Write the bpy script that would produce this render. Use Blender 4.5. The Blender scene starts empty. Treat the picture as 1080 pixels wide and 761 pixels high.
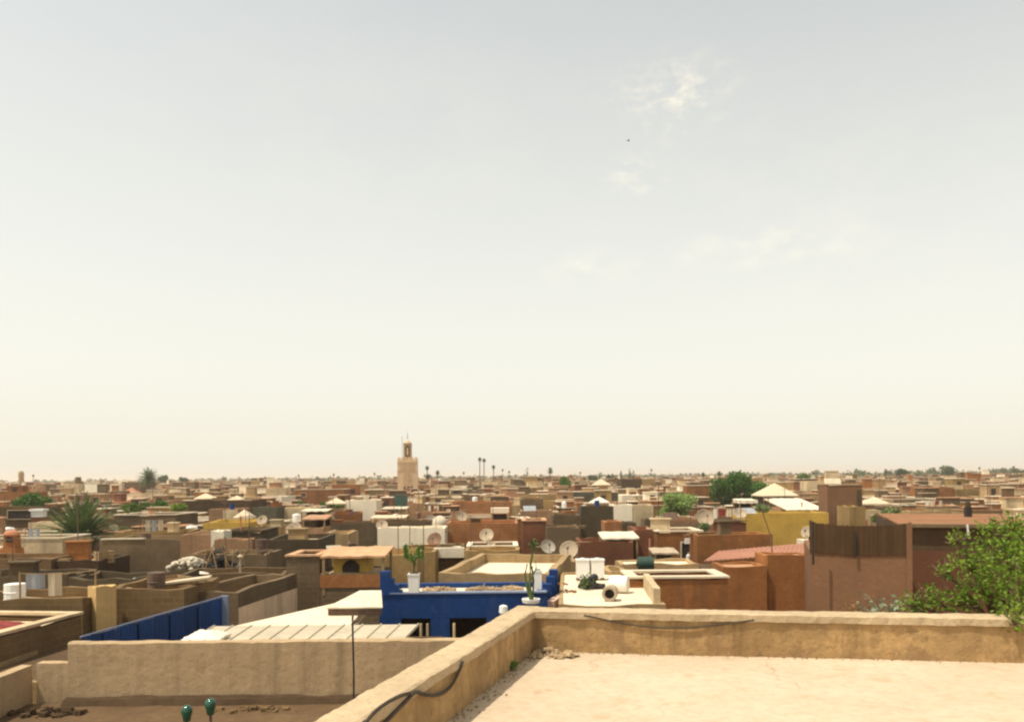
import bpy, math, random
from mathutils import Vector, Matrix, noise as mnoise

rnd = random.Random(11)
S = bpy.context.scene
COL = S.collection
RAD = math.radians

# ------------------------------------------------------------------ camera model
W, H_, F, HY, ROLL, CZ = 1080.0, 761.0, 860.0, 502.5, RAD(0.53), 12.5
CR, SR = math.cos(ROLL), math.sin(ROLL)

def ray(px, py):
    u = (px - 540) / F; v = (HY - py) / F
    return Vector((u * CR + v * SR, 1.0, -u * SR + v * CR))
def at(px, py, Y):
    return Vector((0, 0, CZ)) + ray(px, py) * Y
def atz(px, py, z):
    d = ray(px, py)
    return Vector((0, 0, CZ)) + d * ((z - CZ) / d.z)
def pix(P):
    x = P[0] / P[1]; z = (P[2] - CZ) / P[1]
    return 540 + (x * CR - z * SR) * F, HY - (x * SR + z * CR) * F
def on_plane(px, py, p0, n):
    d = ray(px, py); o = Vector((0, 0, CZ))
    return o + d * ((p0 - o).dot(n) / d.dot(n))

# ------------------------------------------------------------------ materials
def new_mat(name):
    m = bpy.data.materials.new(name); m.use_nodes = True
    nt = m.node_tree; b = nt.nodes['Principled BSDF']
    return m, nt, b
def N(nt, t, **k):
    n = nt.nodes.new(t)
    for a, v in k.items(): setattr(n, a, v)
    return n
def L(nt, a, b): nt.links.new(a, b)

def coords(nt):
    tc = N(nt, 'ShaderNodeTexCoord'); oi = N(nt, 'ShaderNodeObjectInfo')
    mu = N(nt, 'ShaderNodeMath', operation='MULTIPLY'); mu.inputs[1].default_value = 57.0
    L(nt, oi.outputs['Random'], mu.inputs[0])
    ad = N(nt, 'ShaderNodeVectorMath', operation='ADD')
    L(nt, tc.outputs['Object'], ad.inputs[0]); L(nt, mu.outputs[0], ad.inputs[1])
    return tc, oi, ad.outputs[0]
def noise(nt, vec, scale, detail=5, rough=.6, stretch=None):
    n = N(nt, 'ShaderNodeTexNoise')
    n.inputs['Scale'].default_value = scale; n.inputs['Detail'].default_value = detail
    n.inputs['Roughness'].default_value = rough
    if stretch:
        mp = N(nt, 'ShaderNodeMapping'); mp.inputs['Scale'].default_value = stretch
        L(nt, vec, mp.inputs['Vector']); vec = mp.outputs[0]
    L(nt, vec, n.inputs['Vector'])
    return n.outputs['Fac']
def ramp(nt, fac, p0, p1, c0=(0, 0, 0, 1), c1=(1, 1, 1, 1)):
    r = N(nt, 'ShaderNodeValToRGB')
    r.color_ramp.elements[0].position = p0; r.color_ramp.elements[1].position = p1
    r.color_ramp.elements[0].color = c0; r.color_ramp.elements[1].color = c1
    L(nt, fac, r.inputs[0]); return r.outputs[0]
def mix(nt, fac, a, b, mode='MIX'):
    m = N(nt, 'ShaderNodeMix', data_type='RGBA', blend_type=mode)
    for sock, v in ((m.inputs[0], fac), (m.inputs[6], a), (m.inputs[7], b)):
        if isinstance(v, (int, float)): sock.default_value = v
        elif isinstance(v, tuple): sock.default_value = v
        else: L(nt, v, sock)
    return m.outputs[2]
def sat(c, k=1.12):
    l = .3 * c[0] + .6 * c[1] + .1 * c[2]
    return tuple(max(.004, l + (x - l) * k) for x in c)
def c4(c, k=1): return (min(1, c[0] * k), min(1, c[1] * k), min(1, c[2] * k), 1)

MATS = {}
def plaster(name, col, var=.42, stain=(.09, .06, .035), stain_amt=.55, bumps=.35, objvar=.22, rough=.92):
    col = sat(col)
    m, nt, b = new_mat(name); tc, oi, vec = coords(nt)
    big = noise(nt, vec, .55, 6, .65); fine = noise(nt, vec, 5.5, 6, .7)
    streak = noise(nt, vec, 1.0, 5, .65, (2.2, 2.2, .22))
    c = mix(nt, ramp(nt, big, .32, .68), c4(col, 1 - var), c4(col, 1 + var * .6))
    c = mix(nt, ramp(nt, fine, .35, .75), c, c4(col, 1 - var * .7))
    s = ramp(nt, streak, .52, .78)
    mm = N(nt, 'ShaderNodeMath', operation='MULTIPLY'); mm.inputs[1].default_value = stain_amt
    L(nt, s, mm.inputs[0])
    c = mix(nt, mm.outputs[0], c, c4(stain))
    hs = N(nt, 'ShaderNodeHueSaturation')
    mr = N(nt, 'ShaderNodeMapRange'); mr.inputs[3].default_value = 1 - objvar; mr.inputs[4].default_value = 1 + objvar
    L(nt, oi.outputs['Random'], mr.inputs[0]); L(nt, mr.outputs[0], hs.inputs['Value']); L(nt, c, hs.inputs['Color'])
    L(nt, hs.outputs[0], b.inputs['Base Color'])
    b.inputs['Roughness'].default_value = rough; b.inputs['Specular IOR Level'].default_value = .2
    if bumps:
        bn = N(nt, 'ShaderNodeBump'); bn.inputs['Strength'].default_value = bumps; bn.inputs['Distance'].default_value = .06
        L(nt, fine, bn.inputs['Height']); L(nt, bn.outputs[0], b.inputs['Normal'])
    MATS[name] = m; return m
def brick(name, c1, c2, mortar, bw=.36, bh=.19):
    m, nt, b = new_mat(name); tc, oi, vec = coords(nt)
    c1, c2, mortar = sat(c1), sat(c2), sat(mortar)
    sp = N(nt, 'ShaderNodeSeparateXYZ'); L(nt, tc.outputs['Object'], sp.inputs[0])
    ad = N(nt, 'ShaderNodeMath', operation='ADD'); L(nt, sp.outputs[0], ad.inputs[0]); L(nt, sp.outputs[1], ad.inputs[1])
    cb = N(nt, 'ShaderNodeCombineXYZ'); L(nt, ad.outputs[0], cb.inputs[0]); L(nt, sp.outputs[2], cb.inputs[1])
    t = N(nt, 'ShaderNodeTexBrick'); L(nt, cb.outputs[0], t.inputs['Vector'])
    t.inputs['Color1'].default_value = c4(c1); t.inputs['Color2'].default_value = c4(c2); t.inputs['Mortar'].default_value = c4(mortar)
    t.inputs['Scale'].default_value = 1; t.inputs['Brick Width'].default_value = bw; t.inputs['Row Height'].default_value = bh
    t.inputs['Mortar Size'].default_value = .014
    big = noise(nt, vec, .7, 6, .65); streak = noise(nt, vec, 1.1, 5, .7, (1.6, 1.6, .35))
    c = mix(nt, ramp(nt, big, .3, .7), t.outputs[0], c4(c1, .55))
    mm = N(nt, 'ShaderNodeMath', operation='MULTIPLY'); mm.inputs[1].default_value = .6
    L(nt, ramp(nt, streak, .5, .75), mm.inputs[0])
    c = mix(nt, mm.outputs[0], c, c4(mortar, .8))
    L(nt, c, b.inputs['Base Color']); b.inputs['Roughness'].default_value = .93; b.inputs['Specular IOR Level'].default_value = .2
    bn = N(nt, 'ShaderNodeBump'); bn.inputs['Strength'].default_value = .4; bn.inputs['Distance'].default_value = .03
    L(nt, t.outputs['Fac'], bn.inputs['Height']); bn.invert = True; L(nt, bn.outputs[0], b.inputs['Normal'])
    MATS[name] = m; return m
def plain(name, col, rough=.6, var=.2, metal=0, spec=.4):
    m, nt, b = new_mat(name); tc, oi, vec = coords(nt)
    n1 = noise(nt, vec, 3.0, 5, .65)
    L(nt, mix(nt, ramp(nt, n1, .3, .72), c4(col, 1 - var), c4(col, 1 + var)), b.inputs['Base Color'])
    b.inputs['Roughness'].default_value = rough; b.inputs['Metallic'].default_value = metal; b.inputs['Specular IOR Level'].default_value = spec
    MATS[name] = m; return m
def leafmat(name, dark, light, trans=.25):
    m, nt, b = new_mat(name)
    g = N(nt, 'ShaderNodeNewGeometry')
    tc = N(nt, 'ShaderNodeTexCoord')
    n1 = noise(nt, tc.outputs['Object'], .9, 3, .6)
    c = mix(nt, g.outputs['Random Per Island'], c4(dark), c4(light))
    c = mix(nt, ramp(nt, n1, .35, .7), c, c4([(a + d) / 2 for a, d in zip(dark, light)], .75))
    L(nt, c, b.inputs['Base Color']); b.inputs['Roughness'].default_value = .65; b.inputs['Specular IOR Level'].default_value = .25
    tr = N(nt, 'ShaderNodeBsdfTranslucent'); L(nt, c, tr.inputs['Color'])
    ms = N(nt, 'ShaderNodeMixShader'); ms.inputs[0].default_value = trans
    out = nt.nodes['Material Output']
    L(nt, b.outputs[0], ms.inputs[1]); L(nt, tr.outputs[0], ms.inputs[2]); L(nt, ms.outputs[0], out.inputs['Surface'])
    MATS[name] = m; return m

plaster('terracotta', (0.28, 0.125, 0.052))
plaster('redbrown', (0.18, 0.078, 0.045))
plaster('pinktan', (0.34, 0.205, 0.12))
plaster('pinkclay', (.215, .118, .068), var=.22, stain_amt=.3, objvar=.05)
plaster('ochre', (0.32, 0.215, 0.1))
plaster('tan', (0.38, 0.265, 0.145))
plaster('brown', (0.15, 0.097, 0.053))
plaster('darkbrown', (0.08, 0.05, 0.028))
plaster('greyclay', (.15, .108, .064))
plaster('greywall', (.45, .33, .205), var=.22, stain=(.11, .075, .04), stain_amt=.5, objvar=.02)
plaster('darkgrey', (.095, .07, .042))
plaster('greengrey', (0.11, 0.1, 0.068))
plaster('cream', (.6, .47, .3))
plaster('white', (.8, .71, .55), var=.12, stain_amt=.18, objvar=.08)
plaster('yellow', (.5, .33, .1), var=.3, stain_amt=.25, objvar=.05)
plaster('fgwall', (.46, .305, .155), var=.5, stain=(.11, .06, .025), stain_amt=.75, bumps=.6, objvar=0)
plaster('fgcoping', (.5, .385, .25), var=.28, stain=(.2, .14, .07), stain_amt=.4, bumps=.5, objvar=0)
plaster('roof', (.6, .47, .32), var=.3, stain_amt=.3)
plaster('roofclay', (.5, .3, .18), var=.3, stain_amt=.35)
plaster('rooforange', (.27, .135, .07), var=.3, stain_amt=.35)
plaster('roofwhite', (.7, .6, .45), var=.18, stain_amt=.2)
plaster('blue', (.01, .043, .155), var=.4, stain=(.06, .09, .17), stain_amt=.4, bumps=.2, objvar=.03, rough=.7)
plaster('earth', (.115, .073, .04), var=.45, stain_amt=.5, bumps=.6)
plaster('dustground', (.3, .2, .12))
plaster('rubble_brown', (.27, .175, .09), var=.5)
plaster('rubble', (.5, .37, .23), var=.4)
plaster('maroon', (.1, .045, .026), var=.25)
plaster('ochrelight', (.66, .45, .22), var=.25, stain_amt=.35, objvar=.03)
plain('sacking', (.5, .43, .32), .95, .3)
plaster('redsheet', (.32, .16, .11), var=.25, stain=(.3, .14, .08), bumps=.1)
plaster('minaret_panel', (.52, .36, .22), var=.2, objvar=0)
plaster('minaret_wall', (.62, .45, .29), var=.2, stain_amt=.3, objvar=0)
brick('greybrick', (.18, .125, .075), (.135, .095, .055), (.23, .165, .1))
brick('clayblock', (.2, .13, .065), (.155, .098, .046), (.24, .16, .085))
brick('orangebrick', (.38, .17, .075), (.32, .135, .06), (.4, .25, .14))
plaster('whitemetal', (.62, .53, .39), var=.22, stain_amt=.3, bumps=.05, rough=.6)
plain('rustmetal', (.12, .07, .045), .8, .4)
plain('black', (.02, .017, .015), .6, .3)
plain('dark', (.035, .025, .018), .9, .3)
plain('dishgrey', (.4, .31, .21), .75, .2, spec=.15)
plain('dishrust', (.22, .13, .075), .85, .4)
plain('dishdull', (.3, .26, .2), .8, .3)
plain('dishdark', (.05, .05, .045), .6, .2)
plain('plastic', (.78, .75, .68), .45, .06)
plain('greenplastic', (.02, .05, .035), .45, .3)
plain('greenpaint', (.03, .09, .06), .6, .2)
plain('greenglass', (.01, .075, .045), .12, .3, spec=.6)
plain('bark', (.16, .1, .055), .9, .35)
plain('wood', (.3, .19, .09), .85, .3)
plain('cable', (.05, .035, .02), .7, .3)
plain('canvas', (.56, .45, .3), .9, .12)
plain('whitecloth', (.66, .6, .5), .9, .08)
plaster('palepink', (.72, .52, .34), var=.25)
plain('redcloth', (.2, .03, .025), .9, .3)
plain('bluetarp', (.32, .33, .34), .7, .2)
plain('orangecloth', (.6, .25, .03), .9, .15)
plaster('bluesheet', (.01, .042, .145), var=.3, stain=(.05, .07, .13), stain_amt=.45, bumps=.1, objvar=.2, rough=.6)
plain('bluetrim', (.17, .2, .28), .6, .15)
plain('pinktrim', (.6, .4, .3), .8, .15)
leafmat('reed', (.065, .032, .012), (.105, .056, .02), 0)
plain('terracottapot', (.4, .16, .08), .8, .2)
plain('bird', (.06, .05, .02), .8, .3)
leafmat('leaf_bright', (.045, .12, .01), (.33, .45, .05), .45)
leafmat('leaf_mid', (.06, .13, .02), (.2, .29, .055), .3)
leafmat('leaf_dark', (.03, .095, .012), (.1, .22, .03), .3)
leafmat('leaf_pale', (.14, .2, .07), (.32, .38, .16), .3)
leafmat('leaf_mint', (.16, .3, .05), (.5, .6, .22), .45)
leafmat('leaf_palm', (.06, .1, .03), (.17, .22, .075), .25)
leafmat('leaf_dry', (.2, .12, .035), (.38, .25, .08), .2)
leafmat('leaf_silver', (.16, .19, .11), (.36, .38, .24), .2)
leafmat('leaf_far', (.03, .065, .02), (.08, .13, .045), .15)
leafmat('cactus_skin', (.05, .08, .02), (.09, .12, .035), 0)

# the sunlit concrete of the near terrace, with hairline cracks
def worn(name, col, sc=1.1, thr=.57, amt=.75):
    m = MATS[name]; nt = m.node_tree; b = nt.nodes['Principled BSDF']; old = b.inputs['Base Color'].links[0].from_socket
    tc = N(nt, 'ShaderNodeTexCoord'); a = noise(nt, tc.outputs['Object'], sc, 9, .68); g = noise(nt, tc.outputs['Object'], 14, 4, .7)
    mm = N(nt, 'ShaderNodeMath', operation='MULTIPLY'); mm.inputs[1].default_value = amt; L(nt, ramp(nt, a, thr, thr + .04), mm.inputs[0])
    c = mix(nt, mm.outputs[0], old, c4(col)); c = mix(nt, ramp(nt, g, .56, .8), c, c4(col, .55))
    nt.links.new(c, b.inputs['Base Color'])
worn('fgwall', (.28, .175, .085), 1.1, .54, .75); worn('fgcoping', (.36, .26, .155), 1.6, .6, .6); worn('greywall', (.33, .225, .125), .8, .56, .5)
worn('blue', (.035, .07, .17), 1.3, .6, .5)
m, nt, b = new_mat('terracefloor'); tc, oi, vec = coords(nt)
n1 = noise(nt, vec, .5, 6, .65); n2 = noise(nt, vec, 7, 6, .7)
wv = N(nt, 'ShaderNodeVectorMath', operation='MULTIPLY_ADD')
nn = N(nt, 'ShaderNodeTexNoise'); nn.inputs['Scale'].default_value = 1.3; L(nt, vec, nn.inputs['Vector'])
L(nt, nn.outputs['Color'], wv.inputs[0]); wv.inputs[1].default_value = (.9, .9, .9); L(nt, vec, wv.inputs[2])
vo = N(nt, 'ShaderNodeTexVoronoi', feature='DISTANCE_TO_EDGE'); vo.inputs['Scale'].default_value = .32
L(nt, wv.outputs[0], vo.inputs['Vector'])
c = mix(nt, ramp(nt, n1, .3, .7), (.46, .36, .245, 1), (.56, .45, .32, 1))
c = mix(nt, ramp(nt, n2, .45, .85), c, (.41, .30, .185, 1))
crk = ramp(nt, vo.outputs['Distance'], .001, .008, (.5, .5, .5, 1), (0, 0, 0, 1))
ck = noise(nt, vec, .45, 3, .5); cm = N(nt, 'ShaderNodeMath', operation='MULTIPLY'); L(nt, crk, cm.inputs[0]); L(nt, ramp(nt, ck, .4, .55), cm.inputs[1])
c = mix(nt, cm.outputs[0], c, (.3, .2, .11, 1))
pn = noise(nt, vec, 1.7, 7, .72)
pm = N(nt, 'ShaderNodeMath', operation='MULTIPLY'); pm.inputs[1].default_value = .7; L(nt, ramp(nt, pn, .56, .72), pm.inputs[0])
c = mix(nt, pm.outputs[0], c, (.38, .26, .14, 1))
L(nt, c, b.inputs['Base Color']); b.inputs['Roughness'].default_value = .95; b.inputs['Specular IOR Level'].default_value = .15
bn = N(nt, 'ShaderNodeBump'); bn.inputs['Strength'].default_value = .3; bn.inputs['Distance'].default_value = .04
L(nt, n2, bn.inputs['Height']); L(nt, bn.outputs[0], b.inputs['Normal'])
MATS['terracefloor'] = m

# ------------------------------------------------------------------ mesh builder
class MB:
    def __init__(s): s.v = []; s.f = []; s.mi = []; s.cur = 0
    def add(s, vs, fs):
        o = len(s.v); s.v += [tuple(p) for p in vs]
        for f in fs: s.f.append(tuple(i + o for i in f)); s.mi.append(s.cur)
    def box(s, x0, x1, y0, y1, z0, z1, M=None, taper=0):
        t = taper
        vs = [(x0, y0, z0), (x1, y0, z0), (x1, y1, z0), (x0, y1, z0), (x0 + t, y0 + t, z1), (x1 - t, y0 + t, z1), (x1 - t, y1 - t, z1), (x0 + t, y1 - t, z1)]
        if M: vs = [M @ Vector(p) for p in vs]
        s.add(vs, [(0, 3, 2, 1), (4, 5, 6, 7), (0, 1, 5, 4), (1, 2, 6, 5), (2, 3, 7, 6), (3, 0, 4, 7)])
    def tube(s, pts, radii, n=8, cap=True):
        pts = [Vector(p) for p in pts]
        if isinstance(radii, (int, float)): radii = [radii] * len(pts)
        vs = []
        for i, p in enumerate(pts):
            d = (pts[min(i + 1, len(pts) - 1)] - pts[max(i - 1, 0)]).normalized()
            a = d.cross(Vector((0, 0, 1)))
            if a.length < .05: a = d.cross(Vector((1, 0, 0)))
            a.normalize(); b2 = d.cross(a)
            for k in range(n):
                t = 2 * math.pi * k / n
                vs.append(p + (a * math.cos(t) + b2 * math.sin(t)) * radii[i])
        fs = []
        for i in range(len(pts) - 1):
            for k in range(n):
                k2 = (k + 1) % n
                fs.append((i * n + k, i * n + k2, (i + 1) * n + k2, (i + 1) * n + k))
        if cap:
            fs.append(tuple(range(n - 1, -1, -1))); fs.append(tuple(range((len(pts) - 1) * n, len(pts) * n)))
        s.add(vs, fs)
    def lathe(s, prof, n=14, M=None, close=True):
        vs = []
        for r, z in prof:
            for k in range(n):
                t = 2 * math.pi * k / n
                p = Vector((r * math.cos(t), r * math.sin(t), z)); vs.append(M @ p if M else p)
        fs = []
        for i in range(len(prof) - 1):
            for k in range(n):
                k2 = (k + 1) % n
                fs.append((i * n + k, i * n + k2, (i + 1) * n + k2, (i + 1) * n + k))
        if close:
            fs.append(tuple(range(n - 1, -1, -1))); fs.append(tuple(range((len(prof) - 1) * n, len(prof) * n)))
        s.add(vs, fs)
    def prism(s, poly, y0, y1):            # poly in (x, z), extruded along y
        n = len(poly)
        vs = [(x, y0, z) for x, z in poly] + [(x, y1, z) for x, z in poly]
        fs = [tuple(range(n)), tuple(range(2 * n - 1, n - 1, -1))] + [(i, i + n, (i + 1) % n + n, (i + 1) % n) for i in range(n)]
        s.add(vs, fs)
    def slab(s, poly, z0, z1):             # poly in (x, y)
        n = len(poly)
        vs = [(x, y, z0) for x, y in poly] + [(x, y, z1) for x, y in poly]
        fs = [tuple(range(n - 1, -1, -1)), tuple(range(n, 2 * n))] + [(i, (i + 1) % n, (i + 1) % n + n, i + n) for i in range(n)]
        s.add(vs, fs)
    def sweep(s, p0, p1, inward, prof, n=24, jit=.012, seed=0):   # closed profile (across, z) swept p0 -> p1
        p0 = Vector(p0); p1 = Vector(p1); k = len(prof); vs = []; fs = []
        for i in range(n + 1):
            p = p0.lerp(p1, i / n)
            for j, (a, z) in enumerate(prof):
                na = (mnoise.noise(Vector((i * .37 + seed, j * 3.1, 1.7))) + .6 * mnoise.noise(Vector((i * 1.3 + seed, j * 3.1, 9.7)))) * jit
                nz = (mnoise.noise(Vector((i * .31 + seed, j * 2.7, 5.2))) + .6 * mnoise.noise(Vector((i * 1.1 + seed, j * 2.7, 2.2)))) * jit
                q = p + inward * (a + na); vs.append((q.x, q.y, p.z + z + nz))
        for i in range(n):
            for j in range(k):
                j2 = (j + 1) % k
                fs.append((i * k + j, i * k + j2, (i + 1) * k + j2, (i + 1) * k + j))
        fs.append(tuple(range(k - 1, -1, -1))); fs.append(tuple(range(n * k, (n + 1) * k)))
        s.add(vs, fs)
    def leaf(s, p, size, up=.3, rr=rnd, asp=.6):
        d = Vector((rr.gauss(0, 1), rr.gauss(0, 1), rr.gauss(0, .7))).normalized()
        a = d.cross(Vector((rr.gauss(0, 1), rr.gauss(0, 1), rr.gauss(0, 1)))).normalized()
        p = Vector(p); l = size * rr.uniform(.65, 1.35); w = l * asp * .5
        s.add([p, p + d * l * .5 + a * w, p + d * l, p + d * l * .5 - a * w], [(0, 1, 2, 3)])
    def build(s, name, mat, parent=None, world=False, smooth=False):
        me = bpy.data.meshes.new(name)
        vs = s.v
        if world and parent is not None:
            inv = Matrix.LocRotScale(parent.location, parent.rotation_euler, None).inverted()
            vs = [tuple(inv @ Vector(p)) for p in vs]
        me.from_pydata(vs, [], s.f)
        ml = mat if isinstance(mat, list) else [mat]
        for x in ml: me.materials.append(MATS[x] if isinstance(x, str) else x)
        if len(ml) > 1: me.polygons.foreach_set('material_index', s.mi)
        if smooth: me.polygons.foreach_set('use_smooth', [True] * len(me.polygons))
        me.update()
        o = bpy.data.objects.new(name, me); COL.objects.link(o)
        if parent is not None: o.parent = parent
        return o

THINGS = []
def thing(name, loc, rz=0, label='', cat='', group=None, auto=False):
    o = bpy.data.objects.new(name, None); COL.objects.link(o)
    o.location = loc; o.rotation_euler = (0, 0, rz); o.empty_display_size = .3
    return tag(o, label, cat, group, auto)
def tag(o, label, cat, group=None, auto=False, pos=None):
    o['label'] = label; o['category'] = cat
    if group: o['group'] = group
    THINGS.append((o, auto, Vector(pos) if pos is not None else Vector(o.location)))
    return o
def solo(name, mb, mat, label, cat, loc, group=None, smooth=False, rz=0, auto=False):
    o = mb.build(name, mat, None, smooth=smooth); o.location = loc; o.rotation_euler = (0, 0, rz)
    return tag(o, label, cat, group, auto)
def struct(name, mb, mat):
    o = mb.build(name, mat); o['kind'] = 'structure'; return o
def dup(src, loc, rz=0, sc=1.0, label='', cat=None, group=None, auto=False):
    r = src.copy(); COL.objects.link(r); r.location = loc; r.rotation_euler = (0, 0, rz); r.scale = (sc, sc, sc)
    for ch in list(src.children):
        c = ch.copy(); COL.objects.link(c); c.parent = r
        for g in list(ch.children):
            d = g.copy(); COL.objects.link(d); d.parent = c
    return tag(r, label, cat or src['category'], group or src.get('group'), auto)

# ------------------------------------------------------------------ houses
HG = 'flat-roofed houses of the old town'
RECTS = []; RES = []; HOUSES = []
MWORD = {'terracotta': 'terracotta', 'redbrown': 'dark red', 'pinktan': 'pinkish', 'pinkclay': 'pink', 'ochre': 'ochre', 'tan': 'tan', 'brown': 'brown', 'darkbrown': 'dark brown', 'greyclay': 'grey brown', 'darkgrey': 'dark grey', 'greengrey': 'olive', 'cream': 'cream', 'white': 'white', 'yellow': 'yellow', 'clayblock': 'block', 'greybrick': 'grey brick', 'orangebrick': 'orange brick'}
class House: pass
V = Vector

def ring_mesh(w, d, h, ph, t, seg=3, jit=.03, base=0.0):
    """four outer walls, an uneven parapet top and the inner faces down to the roof"""
    mb = MB(); out = []; inn = []
    def loop(a, b2):
        pts = []
        cs = [(-a, -b2), (a, -b2), (a, b2), (-a, b2)]
        for i in range(4):
            p, q = cs[i], cs[(i + 1) % 4]
            for k in range(seg): pts.append((p[0] + (q[0] - p[0]) * k / seg, p[1] + (q[1] - p[1]) * k / seg))
        return pts
    o = loop(w / 2, d / 2); i_ = loop(w / 2 - t, d / 2 - t); n = len(o)
    zj = [rnd.uniform(-jit, jit) for _ in range(n)]
    vs = [(x, y, base) for x, y in o] + [(x, y, h + zj[k]) for k, (x, y) in enumerate(o)] + \
         [(x, y, h + zj[k]) for k, (x, y) in enumerate(i_)] + [(x, y, h - ph) for x, y in i_]
    fs = []
    for k in range(n):
        k2 = (k + 1) % n
        fs += [(k, k2, k2 + n, k + n), (k + n, k2 + n, k2 + 2 * n, k + 2 * n), (k + 2 * n, k2 + 2 * n, k2 + 3 * n, k + 3 * n)]
    mb.add(vs, fs)
    return mb

def HW(cx, cy, w, d, rot, zt, mat, label, ph=.45, t=.2, roof='roof', seg=4, jit=.05, base=0.0, cap=None, name='flat_roofed_house',
       cat='house', group=HG, auto=False, hut=False, res=None):
    """house with its FRONT centre at (cx, cy)"""
    h = House(); r = RAD(rot)
    ctr = Vector((cx - math.sin(r) * d / 2, cy + math.cos(r) * d / 2, base))
    o = thing(name, ctr, r, label, cat, group, auto)
    THINGS[-1] = (o, auto, Vector((cx, cy, zt)))
    h.o, h.w, h.d, h.zt, h.zr, h.rot, h.ctr = o, w, d, zt, zt - ph, r, ctr
    zt -= base
    ring_mesh(w, d, zt, ph, t, seg, jit).build('wall', mat, o)
    m2 = MB(); m2.box(-w / 2 + t, w / 2 - t, -d / 2 + t, d / 2 - t, zt - ph - .2, zt - ph)
    m2.build('roof', roof, o)
    if cap:
        c = MB(); e = .05; zz = zt + jit + .004
        c.box(-w / 2 - e, w / 2 + e, -d / 2 - e, -d / 2 + t + e, zz, zz + .07)
        c.box(-w / 2 - e, w / 2 + e, d / 2 - t - e, d / 2 + e, zz, zz + .07)
        c.box(-w / 2 - e, -w / 2 + t + e, -d / 2 + t + e, d / 2 - t - e, zz, zz + .07)
        c.box(w / 2 - t - e, w / 2 + e, -d / 2 + t + e, d / 2 - t - e, zz, zz + .07)
        c.build('coping', cap, o)
    if hut:
        hw, hd, hh = min(2.6, w * .4), min(2.4, d * .45), rnd.uniform(1.7, 2.3)
        hx = rnd.uniform(-1, 1) * (w / 2 - t - hw / 2 - .1); hy = (d / 2 - t - hd / 2 - .05)
        q = MB(); q.box(hx - hw / 2, hx + hw / 2, hy - hd / 2, hy + hd / 2, zt - ph + .001, zt - ph + hh)
        s_ = q.build('stair_hut', mat, o)
        q = MB(); q.box(hx - hw / 2 - .1, hx + hw / 2 + .1, hy - hd / 2 - .1, hy + hd / 2 + .1, zt - ph + hh, zt - ph + hh + .12)
        q.build('hut_roof', roof, s_)
        q = MB(); q.box(hx - .4, hx + .4, hy - hd / 2 - .03, hy - hd / 2 + .02, zt - ph + .01, zt - ph + min(1.6, hh - .3))
        q.build('door', 'dark', s_)
    M = Matrix.LocRotScale(ctr, (Matrix.Rotation(r, 3, 'Z')).to_quaternion(), None)
    h.M = M; h.word = MWORD.get(mat, 'plain'); HOUSES.append(h)
    cs = [M @ Vector((sx * w / 2, sy * d / 2, 0)) for sx in (-1, 1) for sy in (-1, 1)]
    RECTS.append((min(c.x for c in cs), max(c.x for c in cs), min(c.y for c in cs), max(c.y for c in cs), label))
    if res: RES.append(res)
    return h

def H(x0, x1, yt, Y, d, mat, label, rot=0, yb=None, full=False, **k):
    if 28 <= Y <= 112 and d > 3 and not full: d = max(2.2, d * .5)
    A = at(x0, yt, Y); B = at(x1, yt, Y)
    return HW((A.x + B.x) / 2, Y, (B.x - A.x), d, rot, (A.z + B.z) / 2, mat, label, res=(x0, x1, yt, yb or yt + 9, Y), **k)
def on(h, fx, fy, dz=0):      # a point on the roof, fx fy in -1..1
    p = h.M @ Vector((fx * h.w / 2, fy * h.d / 2, 0)); p.z = h.zr + dz; return p
def win(h, fx, zc, w, hh, kind='window', pane='dark', frame=None, side='front', rec=.1):
    """an opening on the front wall: a raised surround and a dark inset"""
    x = fx * h.w / 2; y = -h.d / 2; zc -= h.o.location.z
    f = MB(); e = .07
    for a, b2, c, d2 in ((x - w / 2 - e, x - w / 2, zc - hh / 2 - e, zc + hh / 2 + e), (x + w / 2, x + w / 2 + e, zc - hh / 2 - e, zc + hh / 2 + e),
                         (x - w / 2, x + w / 2, zc + hh / 2, zc + hh / 2 + e), (x - w / 2, x + w / 2, zc - hh / 2 - e, zc - hh / 2)):
        f.box(a, b2, y - .06, y + .03, c, d2)
    fo = f.build(kind, frame or h.o.children[0].data.materials[0], h.o)
    q = MB(); q.box(x - w / 2, x + w / 2, y - .012, y + .03, zc - hh / 2, zc + hh / 2)
    q.build('pane' if kind == 'window' else 'door_leaf', pane, fo)

# ------------------------------------------------------------------ small things, one prototype each
def make_dish(loc, R, rz, tilt, mat, label, auto=False, mast=.5):
    o = thing('satellite_dish', loc, rz, label, 'satellite dish', 'satellite dishes on the roofs', auto)
    q = MB(); q.tube([(0, .12, 0 if auto else -1.6), (0, .12, mast + R * .8)], .03, 6); q.build('mast', 'rustmetal', o)
    M = Matrix.Translation((0, 0, mast + R * .75)) @ Matrix.Rotation(RAD(90 - tilt), 4, 'X')
    prof = [(R * k / 6 + .001, .28 * R * (k / 6) ** 2) for k in range(7)]
    q = MB(); q.lathe(prof + [(R, .28 * R + .02)] + [(r, z - .03) for r, z in reversed(prof[:-1])], 20, M, close=False)
    q.build('reflector', mat, o, smooth=True)
    q = MB(); f0 = M @ Vector((0, -R * .95, .26 * R)); f1 = M @ Vector((0, -.05 * R, .85 * R))
    q.tube([f0, f1], .015, 5); a = q.build('feed_arm', 'rustmetal', o)
    q = MB(); q.tube([f1 + Vector((0, -.02, -.03)), f1 + Vector((0, .06, .05))], .05, 8); q.build('feed_horn', 'dishdark', a)
    return o
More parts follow.
